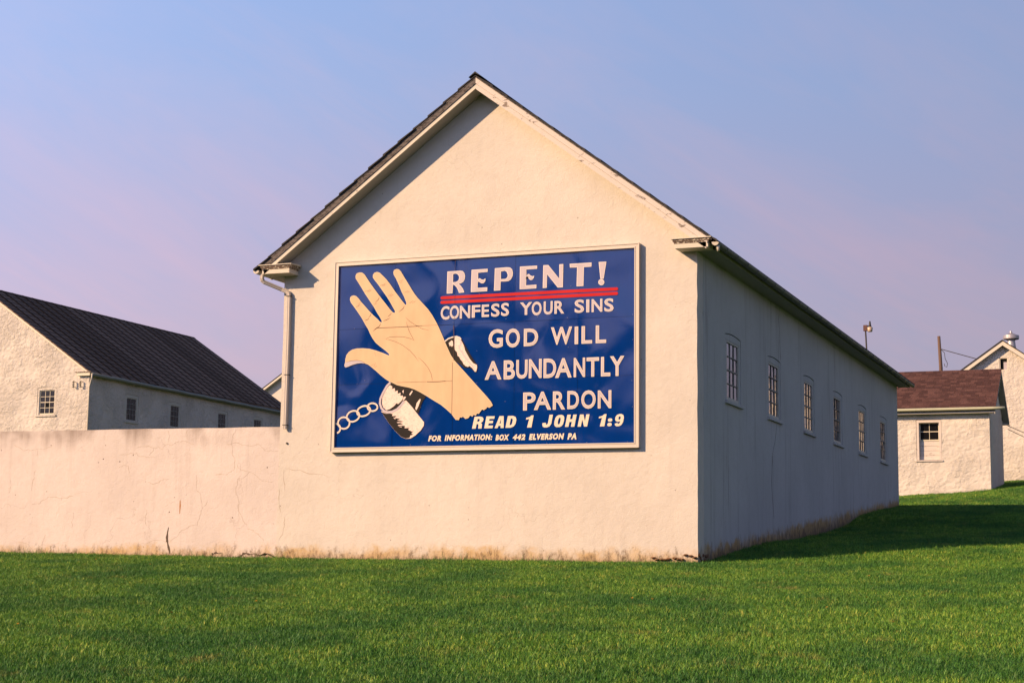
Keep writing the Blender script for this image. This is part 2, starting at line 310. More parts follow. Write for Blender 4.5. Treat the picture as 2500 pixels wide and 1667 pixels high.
SIGN = {'hand':[(2.578,0.564),(2.487,0.676),(2.387,0.76),(2.278,0.845),(2.096,0.949),(1.967,1.026),(1.839,1.096),(1.728,1.149),(1.618,1.186),(1.471,1.215),(1.36,1.243),(1.285,1.279),(1.219,1.306),(1.136,1.353),(1.019,1.438),(0.919,1.523),(0.818,1.601),(0.751,1.648),(0.684,1.672),(0.601,1.68),(0.518,1.673),(0.419,1.651),(0.337,1.621),(0.279,1.607),(0.25,1.632),(0.255,1.672),(0.268,1.709),(0.269,1.769),(0.289,1.843),(0.337,1.902),(0.411,1.944),(0.51,1.963),(0.643,1.961),(0.776,1.945),(0.908,1.91),(1.025,1.869),(1.124,1.828),(1.182,1.805),(1.199,1.818),(1.172,1.848),(1.106,1.903),(1.005,1.974),(0.905,2.052),(0.837,2.137),(0.776,2.237),(0.732,2.327),(0.679,2.401),(0.589,2.548),(0.499,2.669),(0.424,2.765),(0.357,2.846),(0.333,2.907),(0.339,2.952),(0.374,2.979),(0.418,2.985),(0.469,2.965),(0.521,2.917),(0.581,2.842),(0.67,2.753),(0.759,2.657),(0.847,2.575),(0.935,2.5),(0.986,2.448),(1.019,2.44),(1.018,2.47),(0.976,2.543),(0.917,2.624),(0.842,2.745),(0.753,2.866),(0.663,2.988),(0.573,3.124),(0.498,3.233),(0.445,3.308),(0.439,3.361),(0.464,3.406),(0.521,3.422),(0.579,3.415),(0.631,3.377),(0.684,3.302),(0.758,3.199),(0.848,3.084),(0.936,2.975),(1.01,2.886),(1.098,2.785),(1.187,2.677),(1.242,2.622),(1.285,2.605),(1.294,2.639),(1.257,2.699),(1.183,2.819),(1.109,2.927),(1.021,3.042),(0.932,3.158),(0.85,3.253),(0.809,3.308),(0.809,3.36),(0.839,3.398),(0.896,3.412),(0.954,3.392),(1.013,3.336),(1.101,3.253),(1.189,3.144),(1.277,3.023),(1.365,2.914),(1.453,2.806),(1.499,2.755),(1.525,2.749),(1.524,2.79),(1.479,2.896),(1.42,3.002),(1.36,3.135),(1.3,3.255),(1.248,3.336),(1.237,3.389),(1.253,3.427),(1.303,3.445),(1.353,3.435),(1.396,3.393),(1.455,3.299),(1.528,3.191),(1.616,3.057),(1.689,2.95),(1.756,2.87),(1.857,2.767),(1.969,2.652),(2.062,2.531),(2.147,2.393),(2.203,2.29),(2.27,2.154),(2.364,1.951),(2.457,1.765),(2.531,1.663),(2.695,1.492),(2.858,1.322),(3.02,1.153),(3.182,0.985),(3.271,0.885),(3.311,0.811),(3.247,0.769),(3.194,0.786),(3.185,0.757),(3.133,0.729),(3.098,0.743),(3.072,0.711),(3.037,0.663),(3.002,0.672),(2.976,0.632),(2.932,0.649),(2.915,0.617),(2.861,0.638),(2.835,0.594),(2.774,0.576),(2.72,0.621),(2.702,0.605),(2.658,0.606),(2.641,0.558)],'nail':[(0.261,1.657),(0.276,1.706),(0.384,1.735),(0.517,1.735),(0.617,1.709),(0.692,1.676),(0.601,1.68),(0.518,1.673),(0.419,1.651),(0.337,1.621),(0.279,1.607),(0.253,1.632)],'creases':[(0.014,[(0.517,2.806),(0.563,2.849)]),(0.014,[(0.468,2.749),(0.553,2.804)]),(0.014,[(0.485,2.764),(0.539,2.785)]),(0.014,[(0.791,2.623),(0.778,2.578),(0.733,2.535)]),(0.014,[(0.665,2.49),(0.713,2.503),(0.755,2.527)]),(0.014,[(0.633,3.042),(0.722,3.067)]),(0.014,[(0.698,3.036),(0.764,3.081)]),(0.014,[(0.731,3.031),(0.788,3.074)]),(0.014,[(0.959,2.921),(0.936,2.877),(0.869,2.819)]),(0.014,[(0.838,2.781),(0.905,2.809)]),(0.014,[(0.965,3.14),(1.032,3.163)]),(0.014,[(1.011,3.134),(1.074,3.183)]),(0.014,[(1.04,3.126),(1.077,3.163)]),(0.014,[(1.145,2.932),(1.21,2.971)]),(0.014,[(1.18,2.921),(1.251,2.959)]),(0.014,[(1.361,3.194),(1.445,3.228)]),(0.014,[(1.387,3.17),(1.422,3.184)]),(0.014,[(1.484,2.984),(1.561,3.015)]),(0.014,[(1.533,2.981),(1.592,3.0)]),(0.014,[(1.587,2.777),(1.671,2.822)]),(0.014,[(1.644,2.771),(1.717,2.813)]),(0.014,[(1.49,2.733),(1.456,2.677),(1.372,2.623)]),(0.014,[(1.224,2.61),(1.189,2.573),(1.14,2.536)]),(0.014,[(1.05,2.465),(1.113,2.479),(1.198,2.518)]),(0.014,[(1.001,2.423),(0.974,2.368),(0.925,2.338),(0.84,2.277)]),(0.014,[(0.868,2.312),(0.941,2.353)]),(0.009,[(0.884,1.889),(0.915,1.798)]),(0.009,[(0.915,1.672),(0.867,1.599)]),(0.009,[(0.941,1.619),(0.892,1.583)]),(0.009,[(0.809,1.616),(0.866,1.651)]),(0.009,[(0.284,1.705),(0.384,1.729),(0.517,1.735),(0.617,1.715),(0.692,1.682)]),(0.009,[(0.577,1.938),(0.611,1.918)]),(0.008,[(1.514,2.513),(1.589,2.443),(1.701,2.37),(1.867,2.279),(1.996,2.249)]),(0.008,[(1.534,2.428),(1.554,2.351),(1.603,2.232),(1.679,2.103),(1.708,2.063)]),(0.008,[(1.708,2.063),(1.633,2.104),(1.485,2.144),(1.338,2.155),(1.19,2.151),(1.107,2.117)]),(0.008,[(1.116,2.113),(1.21,2.093),(1.322,2.058),(1.471,1.985),(1.62,1.879),(1.723,1.774),(1.799,1.672)]),(0.008,[(1.797,1.747),(1.899,1.66),(1.992,1.557),(2.058,1.447),(2.087,1.338),(2.088,1.296)])],'seam_marks':[(0.012,[(0.91,2.336),(1.28,2.333),(1.769,2.334)]),(0.01,[(1.738,2.339),(1.866,2.338)]),(0.004,[(1.866,2.338),(2.166,2.339)]),(0.005,[(1.359,1.288),(1.962,1.287)]),(0.014,[(1.98,1.285),(2.107,1.279),(2.233,1.279),(2.359,1.285)]),(0.005,[(2.359,1.285),(2.499,1.287)]),(0.007,[(2.492,1.631),(2.496,1.053),(2.496,0.651)]),(0.016,[(2.506,2.311),(2.513,2.044),(2.514,1.895)]),(0.007,[(2.514,1.895),(2.518,1.663)]),(0.005,[(2.51,2.886),(2.511,2.71)]),(0.009,[(2.516,2.477),(2.511,2.435)]),(0.006,[(2.517,3.572),(2.511,3.345)])],'cuff_right':[(2.318,2.034),(2.381,2.083),(2.46,2.113),(2.555,2.122),(2.626,2.102),(2.667,2.057),(2.748,1.922),(2.861,1.736),(2.957,1.602),(2.989,1.571),(2.993,1.513),(2.976,1.434),(2.945,1.431),(2.897,1.48),(2.857,1.511),(2.802,1.52),(2.731,1.519),(2.675,1.568),(2.5,1.676),(2.418,1.839),(2.335,2.011)],'cuff_right_light':[(2.516,2.087),(2.587,2.099),(2.648,2.053),(2.697,1.968),(2.724,1.908),(2.737,1.849),(2.79,1.76),(2.839,1.678),(2.91,1.6),(2.981,1.566),(2.987,1.514),(2.968,1.439),(2.941,1.443),(2.888,1.51),(2.833,1.551),(2.802,1.534),(2.754,1.553),(2.71,1.593),(2.687,1.64),(2.65,1.678),(2.622,1.73),(2.593,1.742),(2.576,1.819),(2.536,1.857),(2.514,1.953)],'cuff_right_spot':[(2.407,1.994),(2.469,2.042),(2.49,2.02),(2.498,1.946),(2.472,1.918),(2.45,1.948),(2.432,1.927)],'cuff_right_rim':[(2.325,2.025),(2.397,2.075),(2.484,2.1),(2.563,2.109),(2.627,2.087),(2.656,2.053)],'cuff_right_lilac':[(2.587,2.082),(2.648,2.035),(2.66,1.984),(2.63,1.926),(2.63,1.883),(2.703,1.771),(2.8,1.643),(2.88,1.561),(2.952,1.464)],'cuff_back':[(1.219,1.303),(1.317,1.265),(1.464,1.224),(1.708,1.165),(1.87,1.08),(1.968,1.011),(1.906,0.934),(1.86,0.833),(1.818,0.695),(1.701,0.778),(1.528,0.937),(1.394,0.786),(1.233,0.738),(1.151,0.762),(1.067,0.853),(1.063,1.0),(1.14,1.175)],'cuff_inner':[(1.22,1.247),(1.27,1.216),(1.263,1.172),(1.319,1.185),(1.329,1.126),(1.385,1.139),(1.379,1.08),(1.443,1.093),(1.437,1.035),(1.485,1.045),(1.502,1.003),(1.455,0.931),(1.392,0.881),(1.367,0.904),(1.311,0.847),(1.231,0.797),(1.159,0.774),(1.092,0.823),(1.061,0.904),(1.063,1.015),(1.117,1.117),(1.172,1.204)],'cuff_spark':[[(1.475,1.122),(1.507,1.15),(1.5,1.077)],[(1.676,1.131),(1.693,1.113),(1.638,1.036),(1.622,1.059)],[(1.841,0.972),(1.86,0.957),(1.815,0.834),(1.773,0.755),(1.752,0.792),(1.778,0.894)],[(1.51,1.018),(1.558,1.017),(1.527,0.966),(1.487,0.945)]],'cuff_rim':[(1.227,1.295),(1.155,1.227),(1.08,1.103),(1.028,0.994),(1.02,0.905),(1.052,0.816),(1.105,0.763),(1.184,0.736),(1.281,0.744),(1.378,0.786),(1.457,0.858),(1.517,0.933)],'band':[(1.045,0.762),(1.152,0.718),(1.266,0.723),(1.362,0.757),(1.458,0.828),(1.528,0.944),(1.56,0.95),(1.684,0.823),(1.799,0.689),(1.938,0.532),(1.932,0.467),(1.87,0.381),(1.76,0.289),(1.665,0.239),(1.568,0.234),(1.471,0.272),(1.339,0.391),(1.205,0.541),(1.104,0.675)],'band_dark':[(1.059,0.742),(1.152,0.711),(1.242,0.713),(1.291,0.7),(1.275,0.664),(1.373,0.662),(1.325,0.626),(1.447,0.609),(1.383,0.581),(1.513,0.556),(1.432,0.536),(1.506,0.505),(1.466,0.479),(1.547,0.475),(1.54,0.431),(1.644,0.432),(1.613,0.401),(1.718,0.355),(1.679,0.334),(1.727,0.308),(1.664,0.295),(1.648,0.251),(1.568,0.238),(1.471,0.275),(1.339,0.394),(1.205,0.543),(1.104,0.678)],'band_spark':[[(1.376,0.544),(1.472,0.55),(1.473,0.532),(1.4,0.529)],[(1.401,0.492),(1.498,0.502),(1.49,0.483),(1.418,0.475)],[(1.3,0.641),(1.358,0.611),(1.334,0.604)],[(1.563,0.457),(1.644,0.461),(1.58,0.445)],[(1.418,0.46),(1.482,0.465),(1.483,0.45)]],'links':[[(0.968,0.837),(0.964,0.817),(0.952,0.798),(0.933,0.782),(0.908,0.772),(0.88,0.766),(0.85,0.767),(0.821,0.774),(0.796,0.786),(0.776,0.802),(0.763,0.822),(0.758,0.843),(0.761,0.863),(0.773,0.882),(0.793,0.898),(0.817,0.908),(0.846,0.914),(0.876,0.913),(0.905,0.906),(0.93,0.894),(0.95,0.878),(0.963,0.858),(0.968,0.837)],[(0.814,0.816),(0.82,0.79),(0.814,0.762),(0.798,0.735),(0.773,0.711),(0.74,0.692),(0.702,0.679),(0.662,0.673),(0.624,0.675),(0.591,0.685),(0.564,0.702),(0.547,0.725),(0.541,0.751),(0.547,0.778),(0.563,0.806),(0.588,0.83),(0.622,0.849),(0.659,0.862),(0.699,0.868),(0.737,0.865),(0.771,0.855),(0.797,0.838),(0.814,0.816)],[(0.585,0.727),(0.594,0.7),(0.591,0.671),(0.579,0.643),(0.556,0.617),(0.526,0.596),(0.491,0.582),(0.453,0.575),(0.416,0.577),(0.382,0.587),(0.355,0.604),(0.336,0.628),(0.327,0.655),(0.329,0.684),(0.342,0.713),(0.364,0.739),(0.394,0.76),(0.43,0.774),(0.468,0.78),(0.505,0.778),(0.539,0.768),(0.566,0.751),(0.585,0.727)],[(0.353,0.63),(0.375,0.605),(0.388,0.575),(0.391,0.544),(0.385,0.513),(0.369,0.486),(0.345,0.465),(0.314,0.45),(0.28,0.444),(0.245,0.447),(0.212,0.459),(0.184,0.478),(0.162,0.504),(0.149,0.533),(0.145,0.565),(0.152,0.595),(0.168,0.622),(0.192,0.644),(0.222,0.658),(0.256,0.664),(0.291,0.661),(0.325,0.649),(0.353,0.63)],[(0.024,0.517),(0.037,0.526),(0.051,0.534),(0.066,0.539),(0.082,0.542),(0.098,0.543),(0.115,0.541),(0.131,0.537),(0.146,0.531),(0.159,0.523),(0.172,0.512),(0.182,0.501),(0.189,0.488),(0.195,0.474),(0.198,0.459),(0.198,0.444),(0.195,0.43),(0.19,0.416),(0.183,0.403),(0.173,0.391),(0.161,0.381),(0.147,0.373),(0.132,0.367)]],'repent':[([(2.353,3.339),(2.617,3.341),(2.665,3.329),(2.697,3.295),(2.714,3.235),(2.707,3.176),(2.679,3.128),(2.632,3.103),(2.584,3.094),(2.622,3.063),(2.665,3.011),(2.687,2.971),(2.701,2.929),(2.595,2.924),(2.576,2.976),(2.549,3.027),(2.516,3.063),(2.471,3.09),(2.464,2.923),(2.347,2.923),(2.35,3.136)],[(2.47,3.283),(2.512,3.293),(2.554,3.283),(2.587,3.247),(2.596,3.202),(2.578,3.158),(2.536,3.134),(2.47,3.13)]),([(2.844,3.344),(3.166,3.345),(3.165,3.289),(2.974,3.282),(2.979,3.162),(3.01,3.178),(3.047,3.153),(3.084,3.144),(3.11,3.162),(3.127,3.163),(3.121,3.115),(3.09,3.082),(3.048,3.079),(3.011,3.101),(2.988,3.117),(2.971,3.103),(2.969,2.997),(3.164,3.0),(3.162,2.927),(2.835,2.926),(2.838,3.11)],None),([(3.31,3.347),(3.549,3.353),(3.611,3.344),(3.653,3.31),(3.669,3.241),(3.663,3.183),(3.63,3.122),(3.584,3.095),(3.511,3.091),(3.428,3.094),(3.426,2.93),(3.298,2.928),(3.305,3.134)],[(3.431,3.279),(3.508,3.291),(3.545,3.268),(3.57,3.208),(3.557,3.16),(3.521,3.137),(3.433,3.137)]),([(3.807,3.35),(4.143,3.349),(4.144,3.292),(3.931,3.29),(3.938,3.168),(3.963,3.201),(3.989,3.202),(4.015,3.174),(4.056,3.157),(4.088,3.165),(4.082,3.127),(4.046,3.09),(4.01,3.092),(3.974,3.127),(3.948,3.148),(3.933,3.11),(3.93,2.994),(4.134,2.998),(4.132,2.931),(3.807,2.93)],None),([(4.264,3.349),(4.361,3.348),(4.576,3.085),(4.575,3.348),(4.652,3.349),(4.646,2.923),(4.547,2.925),(4.34,3.18),(4.334,2.93),(4.258,2.929)],None),([(4.775,3.346),(5.193,3.346),(5.191,3.272),(5.048,3.272),(5.04,2.927),(4.91,2.926),(4.918,3.273),(4.78,3.278)],None),([(5.329,3.348),(5.474,3.346),(5.424,3.038),(5.363,3.038)],None),([(5.438,2.974),(5.433,2.953),(5.421,2.936),(5.403,2.925),(5.381,2.922),(5.359,2.928),(5.34,2.941),(5.327,2.959),(5.323,2.98),(5.327,3.001),(5.34,3.019),(5.358,3.03),(5.38,3.033),(5.402,3.027),(5.421,3.014),(5.433,2.996)],None)],'red':[[(2.252,2.847),(5.669,2.841)],[(2.25,2.762),(5.668,2.76)]],'glyphs':[('C',2.233,2.409,2.434,2.688,1),('O',2.419,2.605,2.439,2.689,1),('N',2.62,2.829,2.442,2.68,1),('F',2.862,3.03,2.448,2.678,1),('E',3.061,3.205,2.449,2.678,1),('S',3.249,3.415,2.444,2.687,1),('S',3.446,3.601,2.448,2.691,1),('Y',3.819,4.052,2.451,2.681,1),('O',4.049,4.239,2.433,2.684,1),('U',4.281,4.453,2.439,2.68,1),('R',4.489,4.676,2.444,2.677,1),('S',4.877,5.056,2.441,2.682,1),('I',5.099,5.155,2.443,2.676,1),('N',5.2,5.402,2.443,2.676,1),('S',5.44,5.614,2.437,2.676,1),('G',3.206,3.487,1.868,2.21,2),('O',3.547,3.822,1.862,2.21,2),('D',3.9,4.178,1.875,2.195,2),('A',3.139,3.469,1.285,1.624,2),('B',3.513,3.734,1.28,1.629,2),('U',3.759,3.979,1.284,1.629,2),('W',4.425,4.831,1.878,2.199,2),('I',4.881,4.947,1.875,2.194,2),('L',5.012,5.212,1.878,2.196,2),('L',5.281,5.477,1.877,2.197,2),('N',4.004,4.252,1.286,1.634,2),('D',4.289,4.533,1.282,1.632,2),('A',4.514,4.829,1.278,1.631,2),('N',4.868,5.083,1.279,1.626,2),('T',5.111,5.346,1.279,1.625,2),('L',5.383,5.558,1.278,1.626,2),('Y',5.551,5.818,1.277,1.632,2),('P',3.901,4.142,0.705,1.03,2),('A',4.11,4.441,0.708,1.037,2),('R',4.475,4.709,0.706,1.034,2),('D',4.751,4.971,0.71,1.034,2),('O',5.015,5.287,0.707,1.037,2),('N',5.327,5.579,0.708,1.028,2),('R',2.903,3.139,0.395,0.614,3),('E',3.145,3.348,0.397,0.615,3),('A',3.349,3.571,0.396,0.614,3),('D',3.561,3.789,0.398,0.613,3),('1',3.961,4.108,0.395,0.614,3),('J',4.266,4.478,0.39,0.616,3),('O',4.486,4.713,0.389,0.611,3),('H',4.71,4.931,0.392,0.609,3),('N',4.948,5.174,0.391,0.608,3),('1',5.347,5.492,0.388,0.604,3),(':',5.505,5.601,0.388,0.536,3),('9',5.628,5.826,0.384,0.6,3),('FOR',2.026,2.288,0.177,0.285,4),('INFORMATION:',2.358,3.306,0.18,0.289,4),('BOX',3.368,3.64,0.17,0.279,4),('442',3.705,3.951,0.172,0.278,4),('ELVERSON',4.02,4.696,0.169,0.28,4),('PA',4.758,4.929,0.165,0.279,4)],'rivets':[(0.662,3.55),(1.279,3.543),(0.095,2.354),(0.439,2.346),(2.198,3.551),(2.597,3.537),(3.417,3.544),(4.19,3.561),(4.788,3.555),(2.504,2.887),(3.006,2.891),(2.487,2.374),(3.547,2.393),(4.165,2.409),(4.738,2.364),(5.976,2.365),(4.803,2.939),(4.762,1.827),(5.976,1.915),(5.963,1.185),(5.972,0.722),(5.126,0.112),(5.881,0.107),(4.369,0.11),(3.55,0.878),(3.071,0.118),(2.987,1.231),(2.977,1.826),(0.074,1.911),(0.07,1.596),(0.69,1.349),(0.529,1.29),(1.667,0.123),(0.123,0.311),(1.863,0.811),(2.503,1.326),(2.49,1.195),(1.283,1.348),(1.878,1.323),(1.924,2.352)]}

# ------------------------------------------------------------------ terrain
GT = [(-400, -2.2), (-60, -1.95), (-34, -1.9), (-28, -1.77), (0, 0), (1.3, .05), (2.7, .2), (4.7, .365), (7.7, .505), (11.3, .75), (13.3, .92), (15.6, 1.27),
      (18, 1.485), (22.4, 1.8), (26, 1.93), (31, 2.1), (35, 2.62), (38, 2.95), (43.4, 3.45), (52, 4.05), (60, 4.5), (90, 6), (150, 7), (600, 8)]
def g0(y):
    for (a, za), (b, zb) in zip(GT, GT[1:]):
        if y <= b: return za + (zb-za)*max(0, (y-a))/(b-a)
    return GT[-1][1]
def ground_z(x, y):
    w = .5; z = (g0(y-w) + 2*g0(y) + g0(y+w))/4 if abs(y) > .6 else g0(y)
    if x < -8: z += .06*min(1, (-8-x)/7)
    z -= .05*min(1, max(0, (2.5-y)/2.5))      # soil lies a hand's breadth lower, the turf stands on it
    if y > 30: z += .066*max(-3, min(6, x))*min(1, (y-30)/8)
    return z + .012*math.sin(x*1.3+y*.7)*math.sin(y*1.1-x*.4)*(1 if abs(y) > 1 else 0)
def axis(a, b, fine, coarse_lim):
    out = []; x = a
    while x < b:
        out.append(x); x += fine if coarse_lim[0] < x < coarse_lim[1] else max(fine, min(30, .15*min(abs(x-coarse_lim[0]), abs(x-coarse_lim[1]))+fine))
    return out + [b]
def sheet(xs, ys):
    mb = MB(); nx = len(xs)
    mb.v = [(x, y, ground_z(x, y)) for y in ys for x in xs]
    mb.f = [(j*nx+i, j*nx+i+1, (j+1)*nx+i+1, (j+1)*nx+i) for j in range(len(ys)-1) for i in range(nx-1)]
    return mb
def groundmat():
    m, nt, b = newmat('lawn_thatch_and_soil'); p = world_pos(nt)
    c = mixc(nt, smooth(nt, noise(nt, p, 1.2, 4), .35, .65), (.036, .090, .016), (.055, .095, .020))
    c = mixc(nt, math_(nt, 'MULTIPLY', smooth(nt, noise(nt, p, 9, 5, .7), .5, .75), .5), c, (.05, .05, .02))
    L(nt, c, b.inputs['Base Color']); b.inputs['Roughness'].default_value = .95; b.inputs['Specular IOR Level'].default_value = .1
    L(nt, bump(nt, noise(nt, p, 28, 4, .7), .05), b.inputs['Normal']); return m
ter = sheet(axis(-400, 400, .5, (-26, 12)), axis(-400, 600, .4, (-32, 60))).build('ground', groundmat(), smooth=True, fix=False)
ter['kind'] = 'structure'

# ------------------------------------------------------------------ window builder (thing > window > pieces)
def window(parent, plane, a0, a1, z0, z1, cols=3, rows=4, casing=.1, recess=.09, arch=.04, head=.11, sillw=.05,
           muntin=None, casing_mat=None, sash_mat=None, boards=0, glass_z=None, label=None, sill_drop=.07, glass=None, tilt=0):
    """fills an opening a0..a1 x z0..z1(+arch) of a wall; plane maps (a, z, depth behind the face)."""
    casing_mat = casing_mat or M_winpaint; sash_mat = sash_mat or M_winpaint; muntin = muntin or M_muntin
    w = MB(); g = .011
    # casing: two jambs and an arched head, set a little behind the wall face so a joint shows
    ia, ib, iz0, iz1 = a0+casing, a1-casing, z0+.015, z1-head
    def slab(mb, x0, x1, y0, y1, d0, d1): 
        q = [(x0, y0), (x1, y0), (x1, y1), (x0, y1)]
        mb.hexa([plane(a, b, d1) for a, b in q] + [plane(a, b, d0) for a, b in q])
    w = MB().prism([(a0+g, z0+g), (a1-g, z0+g), (a1-g, iz1), (a0+g, iz1)], [[(ia, iz0), (ib, iz0), (ib, iz1-.012), (ia, iz1-.012)]], lambda a, b, d: plane(a, b, d+.012), .188)
    fr = w.build('window', casing_mat, parent)
    if label: fr['label'] = label
    n = 8; arc = [(a0+g+(a1-a0-2*g)*i/n, z1-g+arch*(1-(2*i/n-1)**2)) for i in range(n+1)]
    hd = MB().prism([(a0+g, iz1+.002), (a1-g, iz1+.002)] + arc[::-1], None, lambda a, b, d: plane(a, b, d+.010), .19)
    hd.build('lintel', casing_mat, fr)
    sl = MB(); slab(sl, a0-.04, a1+.04, z0-sill_drop, z0-.004, -sillw, .19); bevel(sl.build('sill', casing_mat, fr), .006)
    # backing so nothing shows through
    bk = MB(); slab(bk, a0+g, a1-g, z0+g, z1-g, .24, .25); bk.build('backing', M_dark, fr)
    gz0 = glass_z if glass_z else iz0
    s = .042
    sm = MB(); slab(sm, ia, ia+s, gz0, iz1, recess, recess+.045); slab(sm, ib-s, ib, gz0, iz1, recess, recess+.045)
    slab(sm, ia+s, ib-s, iz1-s, iz1, recess, recess+.045); slab(sm, ia+s, ib-s, gz0, gz0+s*1.3, recess, recess+.045)
    sm.build('sash', sash_mat, fr)
    x0, x1, y0, y1 = ia+s, ib-s, gz0+s*1.3, iz1-s; cw, ch = (x1-x0)/cols, (y1-y0)/rows; mw = .018
    for i in range(1, cols):
        q = MB(); slab(q, x0+cw*i-mw/2, x0+cw*i+mw/2, y0, y1, recess+.006, recess+.04); q.build('muntin', muntin, fr)
    for j in range(1, rows):
        q = MB(); k = 1.6 if j*2 == rows else 1
        slab(q, x0, x1, y0+ch*j-mw*k/2, y0+ch*j+mw*k/2, recess+.004, recess+.038); q.build('muntin', muntin, fr)
    pm = bpy.data.meshes.new('pane'); hw, hh = (cw-mw)/2+.004, (ch-mw)/2+.004
    q = [(-hw, -hh), (hw, -hh), (hw, hh), (-hw, hh)]
    o0 = Vector(plane(0, 0, 0)); vv = [Vector(plane(a, b, d))-o0 for d in (.0, .003) for a, b in q]
    pm.from_pydata([tuple(v) for v in vv], [], [(0,1,2,3),(7,6,5,4),(0,4,5,1),(1,5,6,2),(2,6,7,3),(3,7,4,0)]); pm.materials.append(glass or M_glass)
    bm = bmesh.new(); bm.from_mesh(pm); bmesh.ops.recalc_face_normals(bm, faces=bm.faces); bm.to_mesh(pm); bm.free()
    for i in range(cols):
        for j in range(rows):
            p = link('pane', pm, fr, plane(x0+cw*(i+.5), y0+ch*(j+.5), recess+.022))
            p.rotation_euler = (random.gauss(0, .008), random.gauss(0, .008), tilt+random.gauss(0, .012))
    if boards:
        bh = (gz0-.004-iz0)/boards
        for j in range(boards):
            q = MB(); slab(q, ia+.004, ib-.004, iz0+bh*j, iz0+bh*(j+1)-.008, recess+.01+random.uniform(0, .008), recess+.04); q.build('board', casing_mat, fr)
    return fr
def opening(a0, a1, z0, z1, arch=.04, n=8):
    return [(a0, z0), (a1, z0)] + [(a0+(a1-a0)*i/n, z1+arch*(1-(2*i/n-1)**2)) for i in range(n, -1, -1)]
def wobble(p, q, n, amp):
    """points from p to q (q excluded) with a hand-built edge"""
    out = []; dx, dy = q[0]-p[0], q[1]-p[1]; l = math.hypot(dx, dy)
    for i in range(n):
        t = i/n; k = random.uniform(-amp, amp) if i else 0
        out.append((p[0]+dx*t-dy/l*k, p[1]+dy*t+dx/l*k))
    return out

# ------------------------------------------------------------------ the main barn
BW, BL, XM, ZR, SL = 8.27, 22.5, -4.135, 8.954, .7455
barn = thing('white_barn', 'long white stucco barn with the big blue billboard on its gable end', 'barn', (XM, 11, 0))
rk = lambda h, d, sg: (XM+sg*h, ZR-SL*h-d)
outl = wobble((0, -.8), (0, 5.60), 26, .006) + [(0, 5.60), (XM, ZR-.27), (-BW, 5.60)] + wobble((-BW, 5.59), (-BW, -.8), 14, .006)[1:] + [(-BW, -.8)]
MB().prism(outl, None, FX(0), .4).build('gable_wall', M_wall, barn)
WY = [1.968, 5.41, 8.93, 12.39, 15.87, 19.27]
holes = [opening(y-.01, y+1.18, 2.985, 4.225) for y in WY]
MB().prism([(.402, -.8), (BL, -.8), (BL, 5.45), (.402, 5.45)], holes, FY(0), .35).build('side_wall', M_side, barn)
MB().prism([(-BW, -.8), (-.352, -.8), (-.352, 5.5), (XM, ZR-.29), (-BW, 5.5)], None, FX(BL-.4), .38).build('rear_wall', M_wall, barn)
MB().box((-BW, .402, -.8), (-BW+.35, BL-.41, 5.45)).build('side_wall', M_wall, barn)
for y, tl in zip(WY, (0, .01, -.015, .05, -.02, .02)):
    window(barn, FY(0), y-.01, y+1.18, 2.985, 4.225, casing=.125, tilt=tl, recess=.018, arch=.035, head=.10, casing_mat=M_side)
